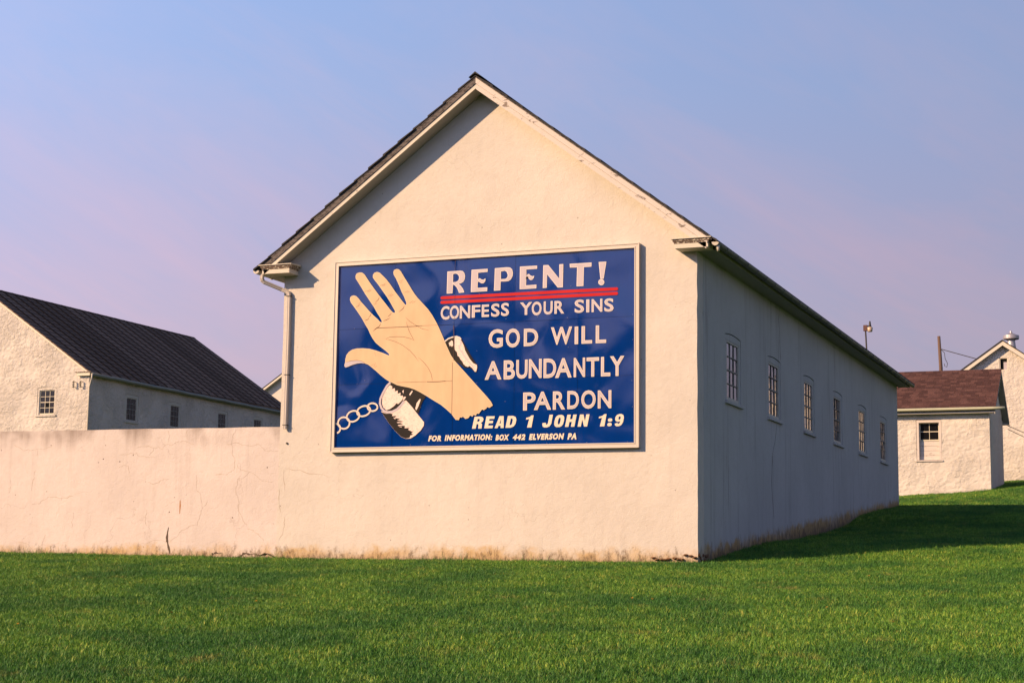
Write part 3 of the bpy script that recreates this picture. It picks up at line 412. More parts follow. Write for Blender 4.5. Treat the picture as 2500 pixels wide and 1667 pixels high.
# roof
ov = .40
for sg in (1, -1):
    m = MB(); HE = 4.50
    q = [rk(0, .05, sg), rk(HE, .05, sg), rk(HE, .075, sg), rk(0, .075, sg)]
    m.hexa([(x, -.38, z) for x, z in q] + [(x, BL+.38, z) for x, z in q]); m.build('roof_deck', M_grey_wood, barn)
    n = 15; st = 4.56/n
    for i in range(n):
        h0, h1 = i*st, (i+1)*st+.05; y0 = -ov+random.uniform(-.012, .012)
        lift0, lift1 = .034, .008+random.uniform(0, .006)
        m = MB(); a, b, c, d = rk(h0, .049, sg), rk(h1, .049-.014, sg), rk(h1, lift1-.012, sg), rk(h0, lift0, sg)
        ns = 1
        m.hexa([(x, y0, z) for x, z in (a, b, c, d)] + [(x, BL+.4, z) for x, z in (a, b, c, d)]); m.build('shingle_course', M_shingle, barn)
    def bar(name, d0, d1, y0, y1, mat, he, sg=sg):
        m = MB(); q = [rk(0.0, d0, sg), rk(he, d0, sg), rk(he, d1, sg), rk(0.0, d1, sg)]
        m.hexa([(x, y0, z) for x, z in q] + [(x, y1, z) for x, z in q]); return m.build(name, mat, barn)
    hb = 4.42
    bar('rake_board', .052, .185, -.375, -.345, M_grey_wood if sg < 0 else M_trim_pale, hb)
    bar('rake_trim', .188, .274 if sg < 0 else .292, -.36, -.33, M_trim if sg < 0 else M_trim_pale, hb-.02)
    bar('rake_soffit', .25, .268, -.328, -.002, M_soffit, 4.1)
    bar('rake_board', .06, .26, BL+.34, BL+.37, M_trim_pale, hb)
    bar('rake_soffit', .25, .268, BL+.002, BL+.338, M_soffit, 4.1)
    # cornice return
    c = XM+sg*4.135; o = lambda dx: c+sg*dx
    def bx(name, x0, x1, y0, y1, z0, z1, mat):
        m = MB().box((o(x0), y0, z0), (o(x1), y1, z1)); return bevel(m.build(name, mat, barn), .003)
    bx('cornice_fascia', -.30, .30, -.36, -.002, 5.41, 5.495, M_trim)
    bx('cornice_bed', -.315, .31, -.37, -.002, 5.497, 5.525, M_crown)
    bx('cornice_crown', -.335, .33, -.385, -.002, 5.527, 5.568, M_crown)
    m = MB(); x0, x1 = o(-.36), o(.36)
    m.hexa([(x0,-.41,5.570),(x1,-.41,5.570),(x1,-.002,5.570),(x0,-.002,5.570),(x0,-.41,5.585),(x1,-.41,5.585),(x1,-.002,5.615),(x0,-.002,5.615)]); m.build('cornice_cap', M_trim, barn)
    # boxed eave along the long side
    bx('eave_soffit', .002, .318, .0, BL+.3, 5.412, 5.43, M_soffit)
    bx('eave_fascia', .32, .345, .0, BL+.33, 5.405, 5.56, M_soffit)
    # half-round gutter on strap hangers
    gx, gz, gr = o(.43), 5.487, .064
    m = MB(); n = 12; ys = [-.37] + [y for y in [i*.75 for i in range(31)] if y < BL] + [BL+.3]
    base = [(gx+gr*math.cos(math.pi+math.pi*k/n), gz+gr*math.sin(math.pi+math.pi*k/n)) for k in range(n+1)]
    inn = [(gx+(gr-.006)*math.cos(math.pi+math.pi*k/n), gz+(gr-.006)*math.sin(math.pi+math.pi*k/n)) for k in range(n, -1, -1)]
    ring = base+inn
    for j, y in enumerate(ys): m.v += [(x, y, z+.006*math.sin(y*.8)-.0008*y) for x, z in ring]
    k = len(ring)
    for j in range(len(ys)-1):
        for i in range(k): m.f.append((j*k+i, j*k+(i+1) % k, (j+1)*k+(i+1) % k, (j+1)*k+i))
    gut = m.build('gutter', M_gutter if sg < 0 else M_gutter_old, barn, smooth=False)
    m = MB(); m.add([(x, -.372, z) for x, z in base], [tuple(range(n+1))]); m.add([(x, -.366, z) for x, z in base], [tuple(range(n, -1, -1))])
    m.build('gutter_end_cap', M_gutter, gut)
    for j in range(29):
        y = .25+j*.76
        if y > BL: break
        rr = gr+.006; pts = [(gx+rr*math.cos(math.pi+math.pi*q/10), y, gz-.0008*y+rr*math.sin(math.pi+math.pi*q/10)) for q in range(11)]
        m = MB().tube(pts, .009, 5); hgr = m.build('gutter_hanger', M_gutter_old if sg > 0 else M_gutter, gut)
# ridge cap
m = MB(); q = [(XM-.13, ZR-.07), (XM, ZR+.035), (XM+.13, ZR-.07), (XM, ZR-.0)]
m.add([(x, -.415, z) for x, z in q] + [(x, BL+.41, z) for x, z in q], [(0,1,2,3),(7,6,5,4),(0,4,5,1),(1,5,6,2),(2,6,7,3),(3,7,4,0)]); m.build('ridge_cap', M_shingle, barn)
# outlet stub of the right gutter
MB().tube([(.46, -.30, 5.43), (.465, -.31, 5.40), (.47, -.32, 5.33)], [.032, .03, .022], 10).build('gutter_outlet', M_gutter, barn, smooth=True)
# downspout at the left corner
dp = [(-8.60, -.30, 5.43), (-8.605, -.30, 5.34), (-8.60, -.29, 5.30), (-8.57, -.27, 5.27), (-8.28, -.085, 5.14), (-8.19, -.06, 5.10), (-8.145, -.055, 5.06), (-8.13, -.055, 4.98), (-8.125, -.055, 4.2), (-8.128, -.058, 3.3), (-8.13, -.06, 2.43)]
def rect_tube(pts, w, d):
    m = MB(); pts = [Vector(p) for p in pts]; n = 8
    for i, p in enumerate(pts):
        t = (pts[min(i+1, len(pts)-1)]-pts[max(i-1, 0)]).normalized(); a = Vector((0, 1, 0)) if abs(t.y) < .5 else Vector((0, .7, .7))
        a = (a-t*a.dot(t)).normalized(); b = t.cross(a)
        for x, y in ((-1,-.55),(-.55,-1),(.0,-.8),(.55,-1),(1,-.55),(1,.55),(.55,1),(-.55,1)): m.v.append(tuple(p+b*(x*w/2)+a*(y*d/2)))
    for i in range(len(pts)-1):
        for k in range(n): m.f.append((i*n+k, i*n+(k+1) % n, (i+1)*n+(k+1) % n, (i+1)*n+k))
    m.f.append(tuple(range(n))[::-1]); m.f.append(tuple((len(pts)-1)*n+k for k in range(n))); return m
dsp = rect_tube(dp, .078, .06).build('downspout', M_pipe, barn)
for z in (5.0, 3.47, 2.5): MB().box((-8.175, -.094, z), (-8.085, -.004, z+.012)).build('pipe_strap', M_iron, dsp)
# cracks
for pts, w in [([(6.54, 5.40), (6.47, 5.15), (6.55, 4.86), (6.56, 4.62), (6.60, 4.28)], .016), ([(6.17, 2.88), (6.0, 2.49), (5.77, 2.24), (5.72, 1.93), (5.67, 1.6), (5.76, 1.27), (5.86, .93)], .011), ([(5.75, 2.2), (5.72, 1.95)], .02)]:
    ribbon(fractal(pts, .05), w, FY(0), .002, jitter=.5).build('crack', M_crack, barn)
# missing render at the foot of the front corner: stones showing
M_stone = plain('exposed_brown_stone', (.17, .085, .04), .9, .5, 8, bumpd=.01)
def rock(x, y, z, sx, sy, sz, parent, name='stone', mat=None):
    bm = bmesh.new(); bmesh.ops.create_icosphere(bm, subdivisions=2, radius=1)
    for v in bm.verts:
        k = 1+random.uniform(-.18, .18); v.co = Vector((v.co.x*sx*k, v.co.y*sy*k, v.co.z*sz*k))
    me = bpy.data.meshes.new(name); bm.to_mesh(me); bm.free(); me.materials.append(mat or M_stone)
    return link(name, me, parent, (x, y, z))
for i in range(11): rock(-.05-i*.075+random.uniform(-.02, .02), -.012, .015+random.uniform(0, .045)+(.05 if i < 3 else 0), .045, .045, .018, barn)
for i in range(7): rock(.012, .05+i*.09, .0+random.uniform(0, .12), .02, .04, .03, barn)

# ------------------------------------------------------------------ yard wall flush with the gable
yw = thing('yard_wall', 'low cracked white rendered wall running left from the billboard barn', 'wall', (-20, .2, 0))
top = wobble((-BW-.004, 2.478), (-60, 2.80), 120, .007) + [(-60, 2.80), (-60, -1.0), (-BW-.004, -1.0)]
MB().prism(top, None, FX(.006), .42).build('wall_body', M_yard, yw)
CR = [[(-14.52,2.24),(-14.39,2.18),(-14.27,2.11),(-14.07,2.11),(-13.91,2.14),(-13.58,2.18)],[(-13.94,2.13),(-13.92,1.98)],[(-9.26,2.46),(-9.32,2.34),(-9.34,2.2),(-9.32,1.97),(-9.26,1.78),(-9.28,1.66),(-9.39,1.6),(-9.68,1.57)],
[(-11.53,2.12),(-11.12,2.12),(-10.91,2.08),(-10.82,2.18),(-10.61,2.22),(-10.31,2.21),(-10.17,2.17)],[(-11.12,2.12),(-11.22,1.97)],[(-10.81,2.46),(-10.8,2.23)],[(-10.36,2.46),(-10.34,2.28)],[(-9.2,1.76),(-8.97,1.64),(-8.8,1.57),(-8.67,1.47),(-8.38,1.44)],
[(-14.02,1.03),(-13.73,1.1),(-13.34,1.14),(-12.99,1.18)],[(-11.91,2.0),(-11.7,2.01),(-11.42,1.95),(-11.08,1.94)],[(-11.22,1.44),(-10.95,1.46),(-10.75,1.5)],[(-10.12,1.58),(-10.1,1.3),(-9.99,1.1),(-9.94,.93),(-10.0,.76)],[(-9.84,1.07),(-9.94,.93)],
[(-10.0,.76),(-10.05,.59),(-10.2,.59),(-10.4,.5),(-10.66,.29)],[(-13.95,1.71),(-14.01,1.41),(-14.02,1.29)],[(-14.56,1.51),(-14.58,1.24)],[(-11.23,.9),(-11.21,.59)],[(-12.97,.85),(-12.98,.55)],[(-13.62,.4),(-13.68,.26),(-13.67,.11)],[(-14.26,.25),(-13.29,.24)],[(-11.33,.25),(-10.72,.24)],
[(-9.46,2.18),(-9.02,2.14),(-8.62,2.05),(-8.3,2.02)],[(-11.93,1.73),(-11.81,1.79),(-11.7,1.76),(-11.66,1.63)],[(-8.93,1.63),(-9.19,1.49),(-9.21,1.27),(-9.09,.82),(-8.92,.59)],[(-8.93,.54),(-8.69,.44),(-8.56,.31)]]
for c in CR: ribbon(fractal(c, .16, 3), .006, FX(.006), .0015, jitter=.6).build('crack', M_crackf, yw)
ribbon(fractal([(-10.7,.56),(-10.73,.36),(-10.7,.22),(-10.65,.05)], .06), .035, FX(.006), .004, jitter=.6).build('crack', M_crack, yw)
for c in ([(-9.7,.05),(-9.6,.075),(-9.45,.07)], [(-9.1,.0),(-9.0,.06),(-8.8,.05),(-8.6,.03),(-8.45,.07)], [(-8.6,.02),(-8.4,.04),(-8.3,.0)]):
    ribbon(fractal(c, .15), .028, FX(.006), .005, jitter=.8).build('render_chip', M_crack, yw)
for c in ([(-8.16,1.99),(-8.24,1.96)], [(-8.16,1.65),(-8.13,1.26)], [(-8.25,1.29),(-8.25,1.09),(-8.2,.84)], [(-8.11,.76),(-8.11,.59),(-8.22,.33)], [(-8.13,1.68),(-7.81,1.65),(-7.4,1.56),(-7.15,1.5)]):
    ribbon(fractal(c, .09), .008, FX(0), .0015, jitter=.6).build('crack', M_crackf, barn)
M_rust = plain('rust_run', (.40, .17, .05), .9, .3, 20)
ribbon([(-10.46, 1.09), (-10.455, .98), (-10.46, .82)], .03, FX(.006), .001).build('rust_stain', M_rust, yw)
MB().tube([(-8.105, .0, 2.16), (-8.105, -.02, 2.16)], .02, 10).build('wall_fitting', M_iron, barn)

# ------------------------------------------------------------------ the barn at left
lb = thing('white_barn', 'whitewashed stone barn with a long dark roof behind the low wall', 'barn', (-39, 36, 2))
X1, Y0, Y1, XR, ZRl, SLl = -33.28, 28, 44.4, -39.0, 11.40, .667
X0 = 2*XR-X1; ev = ZRl-SLl*(X1-XR)
hole = [opening(-35.82, -34.87, 5.86, 6.97)]
MB().prism([(X0, 0), (X1, 0), (X1, ev-.02), (XR, ZRl-.06), (X0, ev-.02)], hole, FX(Y0), .45).build('gable_wall', M_rubble, lb)
lw = [(30.56, 31.52), (33.87, 34.79), (37.79, 38.70), (41.0, 41.93)]
MB().prism([(Y0+.452, 0), (Y1, 0), (Y1, ev-.1), (Y0+.452, ev-.1)], [opening(a, b, 5.80, 6.90) for a, b in lw], FY(X1), .4).build('side_wall', M_rubble, lb)
MB().prism([(X0, 0), (X1-.41, 0), (X1-.41, ev-.02), (XR, ZRl-.06), (X0, ev-.02)], None, FX(Y1-.4), .38).build('rear_wall', M_rubble, lb)
M_cwin = plain('cream_window_paint', (.60, .56, .44), .5, .06, 10)
window(lb, FX(Y0), -35.82, -34.87, 5.86, 6.97, casing=.09, recess=.05, head=.08, casing_mat=M_rubble2, sash_mat=M_cwin, muntin=M_cwin, glass=M_glass_dark)
for a, b in lw: window(lb, FY(X1), a, b, 5.80, 6.90, casing=.10, recess=.03, head=.09, casing_mat=M_winpaint, glass=M_glass_dark)
def slatemat(k):
    m, nt, b = newmat('dark_slate_roofing'); p = world_pos(nt); s = N(nt, 'ShaderNodeSeparateXYZ'); L(nt, p, s.inputs[0])
    t = math_(nt, 'FRACT', math_(nt, 'MULTIPLY', s.outputs['Z'], 5.2))
    c = mixc(nt, noise(nt, mapping(nt, p, (2, 6, 2)), 3, 5, .7), (.052*k, .036*k, .028*k), (.115*k, .078*k, .056*k))
    c = mixc(nt, smooth(nt, t, .3, .0), c, (.016, .013, .014))
    L(nt, c, b.inputs['Base Color']); b.inputs['Roughness'].default_value = .9
    b.inputs['Specular IOR Level'].default_value = .05
    L(nt, bump(nt, t, .03), b.inputs['Normal']); return m
SLT = [slatemat(k) for k in (1.7, 2.1, 2.5)]
M_seam_shade = plain('roof_seam_shade', (.014, .012, .013), .95, .2, 6, spec=.02)  # dark strips over the roof seams; their colour stands in for groove shade
def lroof(h, d, sg): return (XR+sg*h, ZRl-SLl*h-d)
he = X1-XR+.16
for sg in (1, -1):
    n = 24 if sg > 0 else 1; y = Y0-.06; pw = (Y1-Y0+.12)/n
    for i in range(n):
        u = random.uniform(-.006, .006); q = [lroof(0, -.03+u, sg), lroof(he, -.03+u, sg), lroof(he, .05, sg), lroof(0, .05, sg)]
        m = MB().hexa([(x, y+i*pw+.002, z) for x, z in q] + [(x, y+(i+1)*pw-.002, z) for x, z in q]); m.build('roof_strip', SLT[random.randrange(3)], lb)
    if sg > 0:
        for i in range(1, n):
            q = [lroof(0, -.055, sg), lroof(he-.03, -.055, sg), lroof(he-.03, -.02, sg), lroof(0, -.02, sg)]
            MB().hexa([(x, y+i*pw-.045, z) for x, z in q] + [(x, y+i*pw+.045, z) for x, z in q]).build('seam_shade_strip', M_seam_shade, lb)
    q = [lroof(0, .052, sg), lroof(he-.02, .052, sg), lroof(he-.02, .09, sg), lroof(0, .09, sg)]
    MB().hexa([(x, y+.02, z) for x, z in q] + [(x, Y1+.05, z) for x, z in q]).build('roof_deck', M_dark, lb)
q = [lroof(0, .02, 1), lroof(he-.05, .02, 1), lroof(he-.05, .10, 1), lroof(0, .10, 1)]
MB().hexa([(x, Y0-.07, z) for x, z in q] + [(x, Y0-.042, z) for x, z in q]).build('rake_trim', M_cwin, lb)
q = [(XR-.12, ZRl-.04), (XR, ZRl+.05), (XR+.12, ZRl-.04), (XR, ZRl)]
MB().add([(x, Y0-.07, z) for x, z in q] + [(x, Y1+.07, z) for x, z in q], [(0,1,2,3),(7,6,5,4),(0,4,5,1),(1,5,6,2),(2,6,7,3),(3,7,4,0)]).build('ridge_cap', SLT[0], lb)
MB().box((X1-.62, Y0-.16, ev-.04), (X1+.16, Y0-.002, ev+.0)).build('cornice_cap', M_crown, lb)
MB().box((X1-.52, Y0-.13, ev-.17), (X1+.10, Y0-.002, ev-.043)).build('cornice_fascia', M_cwin, lb)
MB().box((X1+.002, Y0, ev-.16), (X1+.11, Y1, ev-.10)).build('eave_soffit', M_gutter_old, lb)
gut = MB().tube([(X1+.2, Y0-.1, ev-.12)] + [(X1+.2+random.uniform(-.012, .012), Y0+i*.9, ev-.13-.008*i+random.uniform(-.012, .012)) for i in range(1, 19)], .075, 8).build('gutter', plain('green_grey_gutter', (.22, .23, .19), .5, .3, 3), lb, smooth=True)
MB().tube([(X1+.22, Y0-.12, ev-.1), (X1+.2, Y0-.12, ev-.3), (X1+.06, Y0-.05, ev-.62), (X1+.05, Y0-.04, ev-.9), (X1+.05, Y0-.04, 1.5)], .035, 8).build('downspout', M_gutter, lb, smooth=True)
for k, x in enumerate((-33.96, -33.62)):
    rack = MB().box((x-.012, Y0-.12, 6.93), (x+.012, Y0-.10, 7.22)).box((x-.01, Y0-.12, 6.96), (x+.01, Y0-.0, 6.975)).box((x-.01, Y0-.12, 7.18), (x+.01, Y0-.0, 7.195)).build('wire_rack', M_iron, lb)
    for j in range(4): MB().tube([(x-.05, Y0-.13, 6.97+j*.068), (x+.05, Y0-.13, 6.97+j*.068)], .017, 8).build('insulator', M_iron, rack)
M_brick = plain('red_brick', (.25, .10, .06), .85, .35, 10, bumpd=.01)
MB().box((XR-.75, 41.1, 10.3), (XR-.35, 41.5, ZRl+.08)).build('chimney', M_brick, lb)
MB().box((XR-.75, 41.52, 10.3), (XR-.35, 42.1, ZRl+.02)).build('chimney', M_grey_wood, lb)

# ------------------------------------------------------------------ far gable showing between the barns
def gable_house(name, label, cat, x0, x1, ya, yb, zb, ze, zr, wallm, roofm, trimm, ovh=.3, holes=None):
    t = thing(name, label, cat, ((x0+x1)/2, (ya+yb)/2, zb)); xm = (x0+x1)/2; s = (zr-ze)/((x1-x0)/2)
    MB().prism([(x0, zb-1.5), (x1, zb-1.5), (x1, ze), (xm, zr), (x0, ze)], holes, FX(ya), .4).build('gable_wall', wallm, t)
    MB().prism([(x0, zb-1.5), (x1, zb-1.5), (x1, ze), (xm, zr), (x0, ze)], None, FX(yb-.4), .4).build('gable_wall', wallm, t)
    for x in (x0, x1-.35): MB().box((x+.003, ya+.402, zb-1.5), (x+.347, yb-.402, ze-.04)).build('side_wall', wallm, t)
    for sg in (1, -1):
        hh = (x1-x0)/2+ovh
        f = lambda h, d: (xm+sg*h, zr+.22-s*h-d)
        q = [f(0, 0), f(hh, 0), f(hh, .06), f(0, .06)]
        MB().hexa([(x, ya-ovh-.03, z) for x, z in q] + [(x, yb+ovh, z) for x, z in q]).build('roof', roofm, t)
        q = [f(0, .062), f(hh-.05, .062), f(hh-.05, .27), f(0, .27)]
        MB().hexa([(x, ya-ovh, z) for x, z in q] + [(x, ya-ovh+.03, z) for x, z in q]).build('rake_trim', trimm, t)
        q = [f(0, .21), f(hh-.3, .21), f(hh-.3, .225), f(0, .225)]
        MB().hexa([(x, ya-ovh+.032, z) for x, z in q] + [(x, ya-.002, z) for x, z in q]).build('rake_soffit', M_soffit, t)
    return t
gable_house('white_shed', 'white gable peak just showing between the dark roof and the downspout', 'building', -65.2, -50.6, 90, 104, 6, 11.45, 16.3, M_wall, M_shingle, M_trim, .5)

# ------------------------------------------------------------------ small shed at right
sh = thing('stone_shed', 'small whitewashed shed with brown shingle roof behind the big barn', 'shed', (-1.5, 40.5, 3))
SX0, SX1, SY0, SY1 = -9.0, 1.13, 38.0, 43.3
MB().prism([(SX0, 1.5), (SX1, 1.5), (SX1, 6.16), (SX0, 6.16)], [opening(-1.65, -.68, 4.22, 5.80, 0)], FX(SY0), .35).build('front_wall', M_rubble2, sh)
MB().box((SX0, SY1-.35, 1.5), (SX1, SY1, 6.16)).build('rear_wall', M_rubble2, sh)
for x in (SX0, SX1-.35):
    MB().prism([(SY0+.352, 1.5), (SY1-.352, 1.5), (SY1-.352, 6.35), ((SY0+SY1)/2, 7.75), (SY0+.352, 6.35)], None, FY(x+.349), .34).build('end_wall', M_rubble2, sh)
window(sh, FX(SY0), -1.65, -.68, 4.22, 5.80, cols=2, rows=2, casing=.10, recess=.17, arch=0, head=.10, glass_z=4.98, boards=4, casing_mat=M_trim_pale, sash_mat=M_cwin, muntin=M_cwin, sill_drop=.05, glass=M_glass_dark)
ym, zr = (SY0+SY1)/2, 8.05; er = 6.19
for sg in (-1, 1):
    hh = 2.95; sl = (zr-er)/hh; f = lambda h, d: (ym+sg*h, zr-sl*h-d)
    q = [f(0, .05), f(hh, .05), f(hh, .10), f(0, .10)]
    MB().hexa([(SX0-.3, a, b) for a, b in q] + [(SX1+.25, a, b) for a, b in q]).build('roof_deck', M_shingle, sh)
    q = [f(0, .10), f(hh, .10), f(hh, .24), f(0, .24)]
    MB().hexa([(SX1+.22, a, b) for a, b in q] + [(SX1+.25, a, b) for a, b in q]).build('rake_board', M_soffit, sh)
    q = [f(0, .22), f(hh-.1, .22), f(hh-.1, .24), f(0, .24)]
    MB().hexa([(SX1+.002, a, b) for a, b in q] + [(SX1+.218, a, b) for a, b in q]).build('rake_soffit', M_soffit, sh)
    MB().box((SX0-.2, ym+sg*(hh-.30), er-.19), (SX1+.2, ym+sg*(hh-.02), er-.12)).build('eave_board', M_soffit, sh)
def browntab():
    m, nt, b = newmat('brown_asphalt_shingle'); oi = N(nt, 'ShaderNodeAttribute', attribute_name='tone', attribute_type='GEOMETRY'); p = world_pos(nt)
    r = N(nt, 'ShaderNodeValToRGB'); L(nt, oi.outputs['Fac'], r.inputs[0]); e = r.color_ramp
    e.elements[0].color = (.052, .026, .025, 1); e.elements[1].color = (.105, .054, .048, 1); x = e.elements.new(.5); x.color = (.076, .038, .035, 1)
    c = mixc(nt, math_(nt, 'MULTIPLY', smooth(nt, noise(nt, p, 9, 5, .85), .45, .7), .75), r.outputs[0], (.035, .022, .02)); L(nt, c, b.inputs['Base Color'])
    b.inputs['Roughness'].default_value = .95; b.inputs['Specular IOR Level'].default_value = .15
    L(nt, bump(nt, noise(nt, p, 22, 3), .02), b.inputs['Normal']); return m
m = MB(); tones = []; hh = 2.98; sl = (zr-er)/2.95; ncrs = 22; ch = hh/ncrs
for i in range(ncrs):
    x = SX0-.3-random.uniform(0, .25)
    while x < SX1+.27:
        x2 = min(x+random.uniform(.22, .34), SX1+.27); h0, h1 = i*ch, (i+1)*ch+.03+random.uniform(-.008, .008)
        t0, t1 = -.006, -.028-random.uniform(0, .008)
        P_ = lambda h, d: (ym-h, zr+.0-sl*h-d)
        q = [P_(h0, .048), P_(h1, .048), P_(h1, t1+.03), P_(h0, .03+t0)]
        m.hexa([(max(x, SX0-.3)+.002, a, b) for a, b in q] + [(x2-.002, a, b) for a, b in q]); tones += [random.random()]*6; x = x2
o = m.build('shingles', browntab(), sh, fix=True); o['kind'] = 'stuff'
at = o.data.attributes.new('tone', 'FLOAT', 'FACE'); at.data.foreach_set('value', tones)
MB().tube([(SX0-.25+i*.5, ym-3.03, er-.03) for i in range(23)], .06, 8).build('gutter', plain('pale_green_gutter', (.42, .43, .30), .5, .15, 4), sh, smooth=True)

# ------------------------------------------------------------------ tall barn behind the shed
tb = gable_house('white_barn', 'tall whitewashed gable barn with a metal roof ventilator, rightmost building', 'barn', -7.1, 8.0, 52, 68, 4.0, 5.15, 10.5, M_rubble2, M_shingle, M_trim, .3,
                 holes=[[(.25, 9.3), (.66, 9.3), (.66, 9.92), (.25, 9.92)]])
fr = MB().prism([(.254, 9.304), (.656, 9.304), (.656, 9.916), (.254, 9.916)], [[(.30, 9.35), (.61, 9.35), (.61, 9.87), (.30, 9.87)]], lambda a, b, d: (a, 52.02+d, b), .1).build('window', M_trim, tb)
MB().box((.25, 52.13, 9.3), (.66, 52.14, 9.92)).build('backing', M_dark, fr)
MB().box((.45, 52.05, 9.35), (.61, 52.06, 9.70)).build('pane', plain('dusty_pane', (.45, .4, .42), .4, .3, 8), fr)
gable_house('white_barn', 'white gable added out of view at right for the shaded wall windows to mirror', 'barn', 3.9, 9.6, 45, 49, 4.2, 6.6, 8.5, M_rubble2, M_shingle, M_trim, .2)  # unseen building, added only to reflect in the barn's side windows
cb = MB().lathe((.72, 53.2, 10.55), [(.26, -.3), (.2, .1), (.18, .3), (.18, .32)], 20).build('ventilator', M_galv, tb, smooth=True)
MB().lathe((.72, 53.2, 10.55), [(.18, .33), (.36, .37), (.37, .40), (.37, .52), (.36, .55), (.30, .56), (.06, .68), (.05, .76), (.01, .78)], 24).build('ventilator_hood', M_galv, cb, smooth=False)
for k in range(3): MB().box((.40+k*.14, 51.985, 7.4), (.43+k*.14, 51.999, 9.2)).build('rain_stain', plain('grey_stain', (.42, .38, .35), .9, .2, 5), tb) if False else None

# ------------------------------------------------------------------ poles and wires
yl = thing('yard_lamp', 'pole-top yard lamp standing behind the roof of the billboard barn', 'lamp', (-2.2, 30, 2))
MB().tube([(-2.12, 30, 1.8), (-2.16, 30, 7.6), (-2.185, 30, 8.25)], .028, 8).build('pole', M_iron, yl, smooth=True)
MB().box((-2.255, 29.95, 8.235), (-2.12, 30.05, 8.44)).build('ballast_box', plain('brown_box', (.10, .04, .03), .6, .2), yl)
MB().box((-2.12, 29.985, 8.39), (-2.0, 30.015, 8.42)).build('arm', M_iron, yl)
MB().lathe((-2.03, 30, 8.2), [(.075, .0), (.085, .03), (.10, .14), (.06, .17)], 16).build('lamp_shade', plain('lamp_glass', (.45, .35, .25), .25, .1), yl, smooth=True)
MB().lathe((-2.03, 30, 8.37), [(.06, .005), (.045, .05), (.035, .12), (.025, .2), (.01, .21)], 12).build('lamp_cap', M_iron, yl, smooth=True)
up_ = thing('utility_pole', 'wooden utility pole rising behind the brown shingle roof', 'pole', (-2.9, 56, 4.5))
MB().tube([(-2.86, 56, 3.5), (-2.92, 56, 10), (-2.985, 56, 11.6)], [.11, .09, .075], 12).build('pole', M_wood_pole, up_, smooth=True)
MB().tube([(-2.86, 55.95, 10.9), (-2.72, 55.9, 10.75), (-2.69, 55.9, 10.45), (-2.58, 55.9, 10.2), (-2.62, 55.9, 10.02), (-2.72, 55.9, 10.08), (-2.74, 55.9, 10.2)], .016, 6).build('drop_cable', M_iron, up_, smooth=True)
def wire(a, b, sag, label, r=.012):
    a, b = Vector(a), Vector(b); pts = [a.lerp(b, t/16)-Vector((0, 0, sag*4*(t/16)*(1-t/16))) for t in range(17)]
    tag(MB().tube(pts, r, 5).build('overhead_wire', M_iron), label, 'wire', 'wires by the right-hand buildings')
wire((-2.86, 55.9, 10.93), (7.5, 47, 7.15), .12, 'dark overhead wire running from the utility pole across the gable at right', .02)
wire((1.3, 43.7, 6.0), (5.4, 51.9, 4.6), .05, 'upper of two thin wires slanting down past the shed roof end', .014)
wire((1.3, 43.7, 5.85), (5.4, 51.9, 4.2), .05, 'lower of two thin wires slanting down past the shed roof end', .014)

# ------------------------------------------------------------------ the billboard
SGX, SGZ, SW, SHH = -7.135, 1.966, 6.1, 3.649
sg = thing('billboard', 'blue billboard with a painted hand, handcuff and the word REPENT', 'billboard', (SGX+SW/2, 0, SGZ))
def SP(depth):   # sign coordinates (u, v) -> world, at the given distance in front of the wall
    return lambda a, b, d: (SGX+a, -depth+d, SGZ+b)
M_frame = plain('painted_metal_frame', (.60, .53, .46), .4, .06, 6)
def frame_bar(pts_out, pts_in, name='frame'):
    # profile: outer lip, shallow channel, inner lip
    m = MB(); (a, b), (c, d) = pts_out, pts_in
    steps = [(0, 0.002), (0, .100), (.22, .100), (.30, .088), (.72, .088), (.80, .096), (1, .096), (1, .05), (1, .002)]
    ring = []
    for t, dp in steps:
        p = (a[0]+(c[0]-a[0])*t, a[1]+(c[1]-a[1])*t); q = (b[0]+(d[0]-b[0])*t, b[1]+(d[1]-b[1])*t)
        ring.append(((SGX+p[0], -dp, SGZ+p[1]), (SGX+q[0], -dp, SGZ+q[1])))
    n = len(ring)
    m.v = [p for p, q in ring] + [q for p, q in ring]
    m.f = [(i, (i+1) % n, n+(i+1) % n, n+i) for i in range(n)] + [tuple(range(n)), tuple(range(2*n-1, n-1, -1))]
    return m.build(name, M_frame, sg)
e = .0015; fwid = .088
O = [(0, 0), (SW, 0), (SW, SHH), (0, SHH)]; I = [(fwid, fwid), (SW-fwid, fwid), (SW-fwid, SHH-fwid), (fwid, SHH-fwid)]
for i in range(4):
    j = (i+1) % 4; dx = (O[j][0]-O[i][0]); dy = O[j][1]-O[i][1]; l = math.hypot(dx, dy); ux, uy = dx/l*e, dy/l*e
    frame_bar(((O[i][0]+ux, O[i][1]+uy), (O[j][0]-ux, O[j][1]-uy)), ((I[i][0]+ux, I[i][1]+uy), (I[j][0]-ux, I[j][1]-uy)))
def enamel(name, col, wav=1.0, rough=.16, spec=.5, coat=.0):
    m, nt, b = newmat(name); p = world_pos(nt); col = tuple(c*AL for c in col)
    c = mixc(nt, noise(nt, mapping(nt, p, (1, 1, .35)), 6, 5, .6), tuple(x*.85 for x in col), tuple(min(1, x*1.15) for x in col))
    L(nt, c, b.inputs['Base Color']); b.inputs['Roughness'].default_value = rough; b.inputs['Specular IOR Level'].default_value = spec
    bn = bump(nt, noise(nt, p, .8, 1.3, .4, .8), .045*wav)
    bn = bump(nt, noise(nt, p, 60, 2), .0004*wav, prev=bn)
    L(nt, bn, b.inputs['Normal']); return m
M_blue = enamel('blue_enamel', (.001, .030, .19), rough=.07, spec=.55)
M_cream = enamel('cream_lettering', (.74, .65, .52), .3, .42, .15)
M_lilac = enamel('lilac_grey_lettering', (.52, .46, .50), .3, .42, .15)
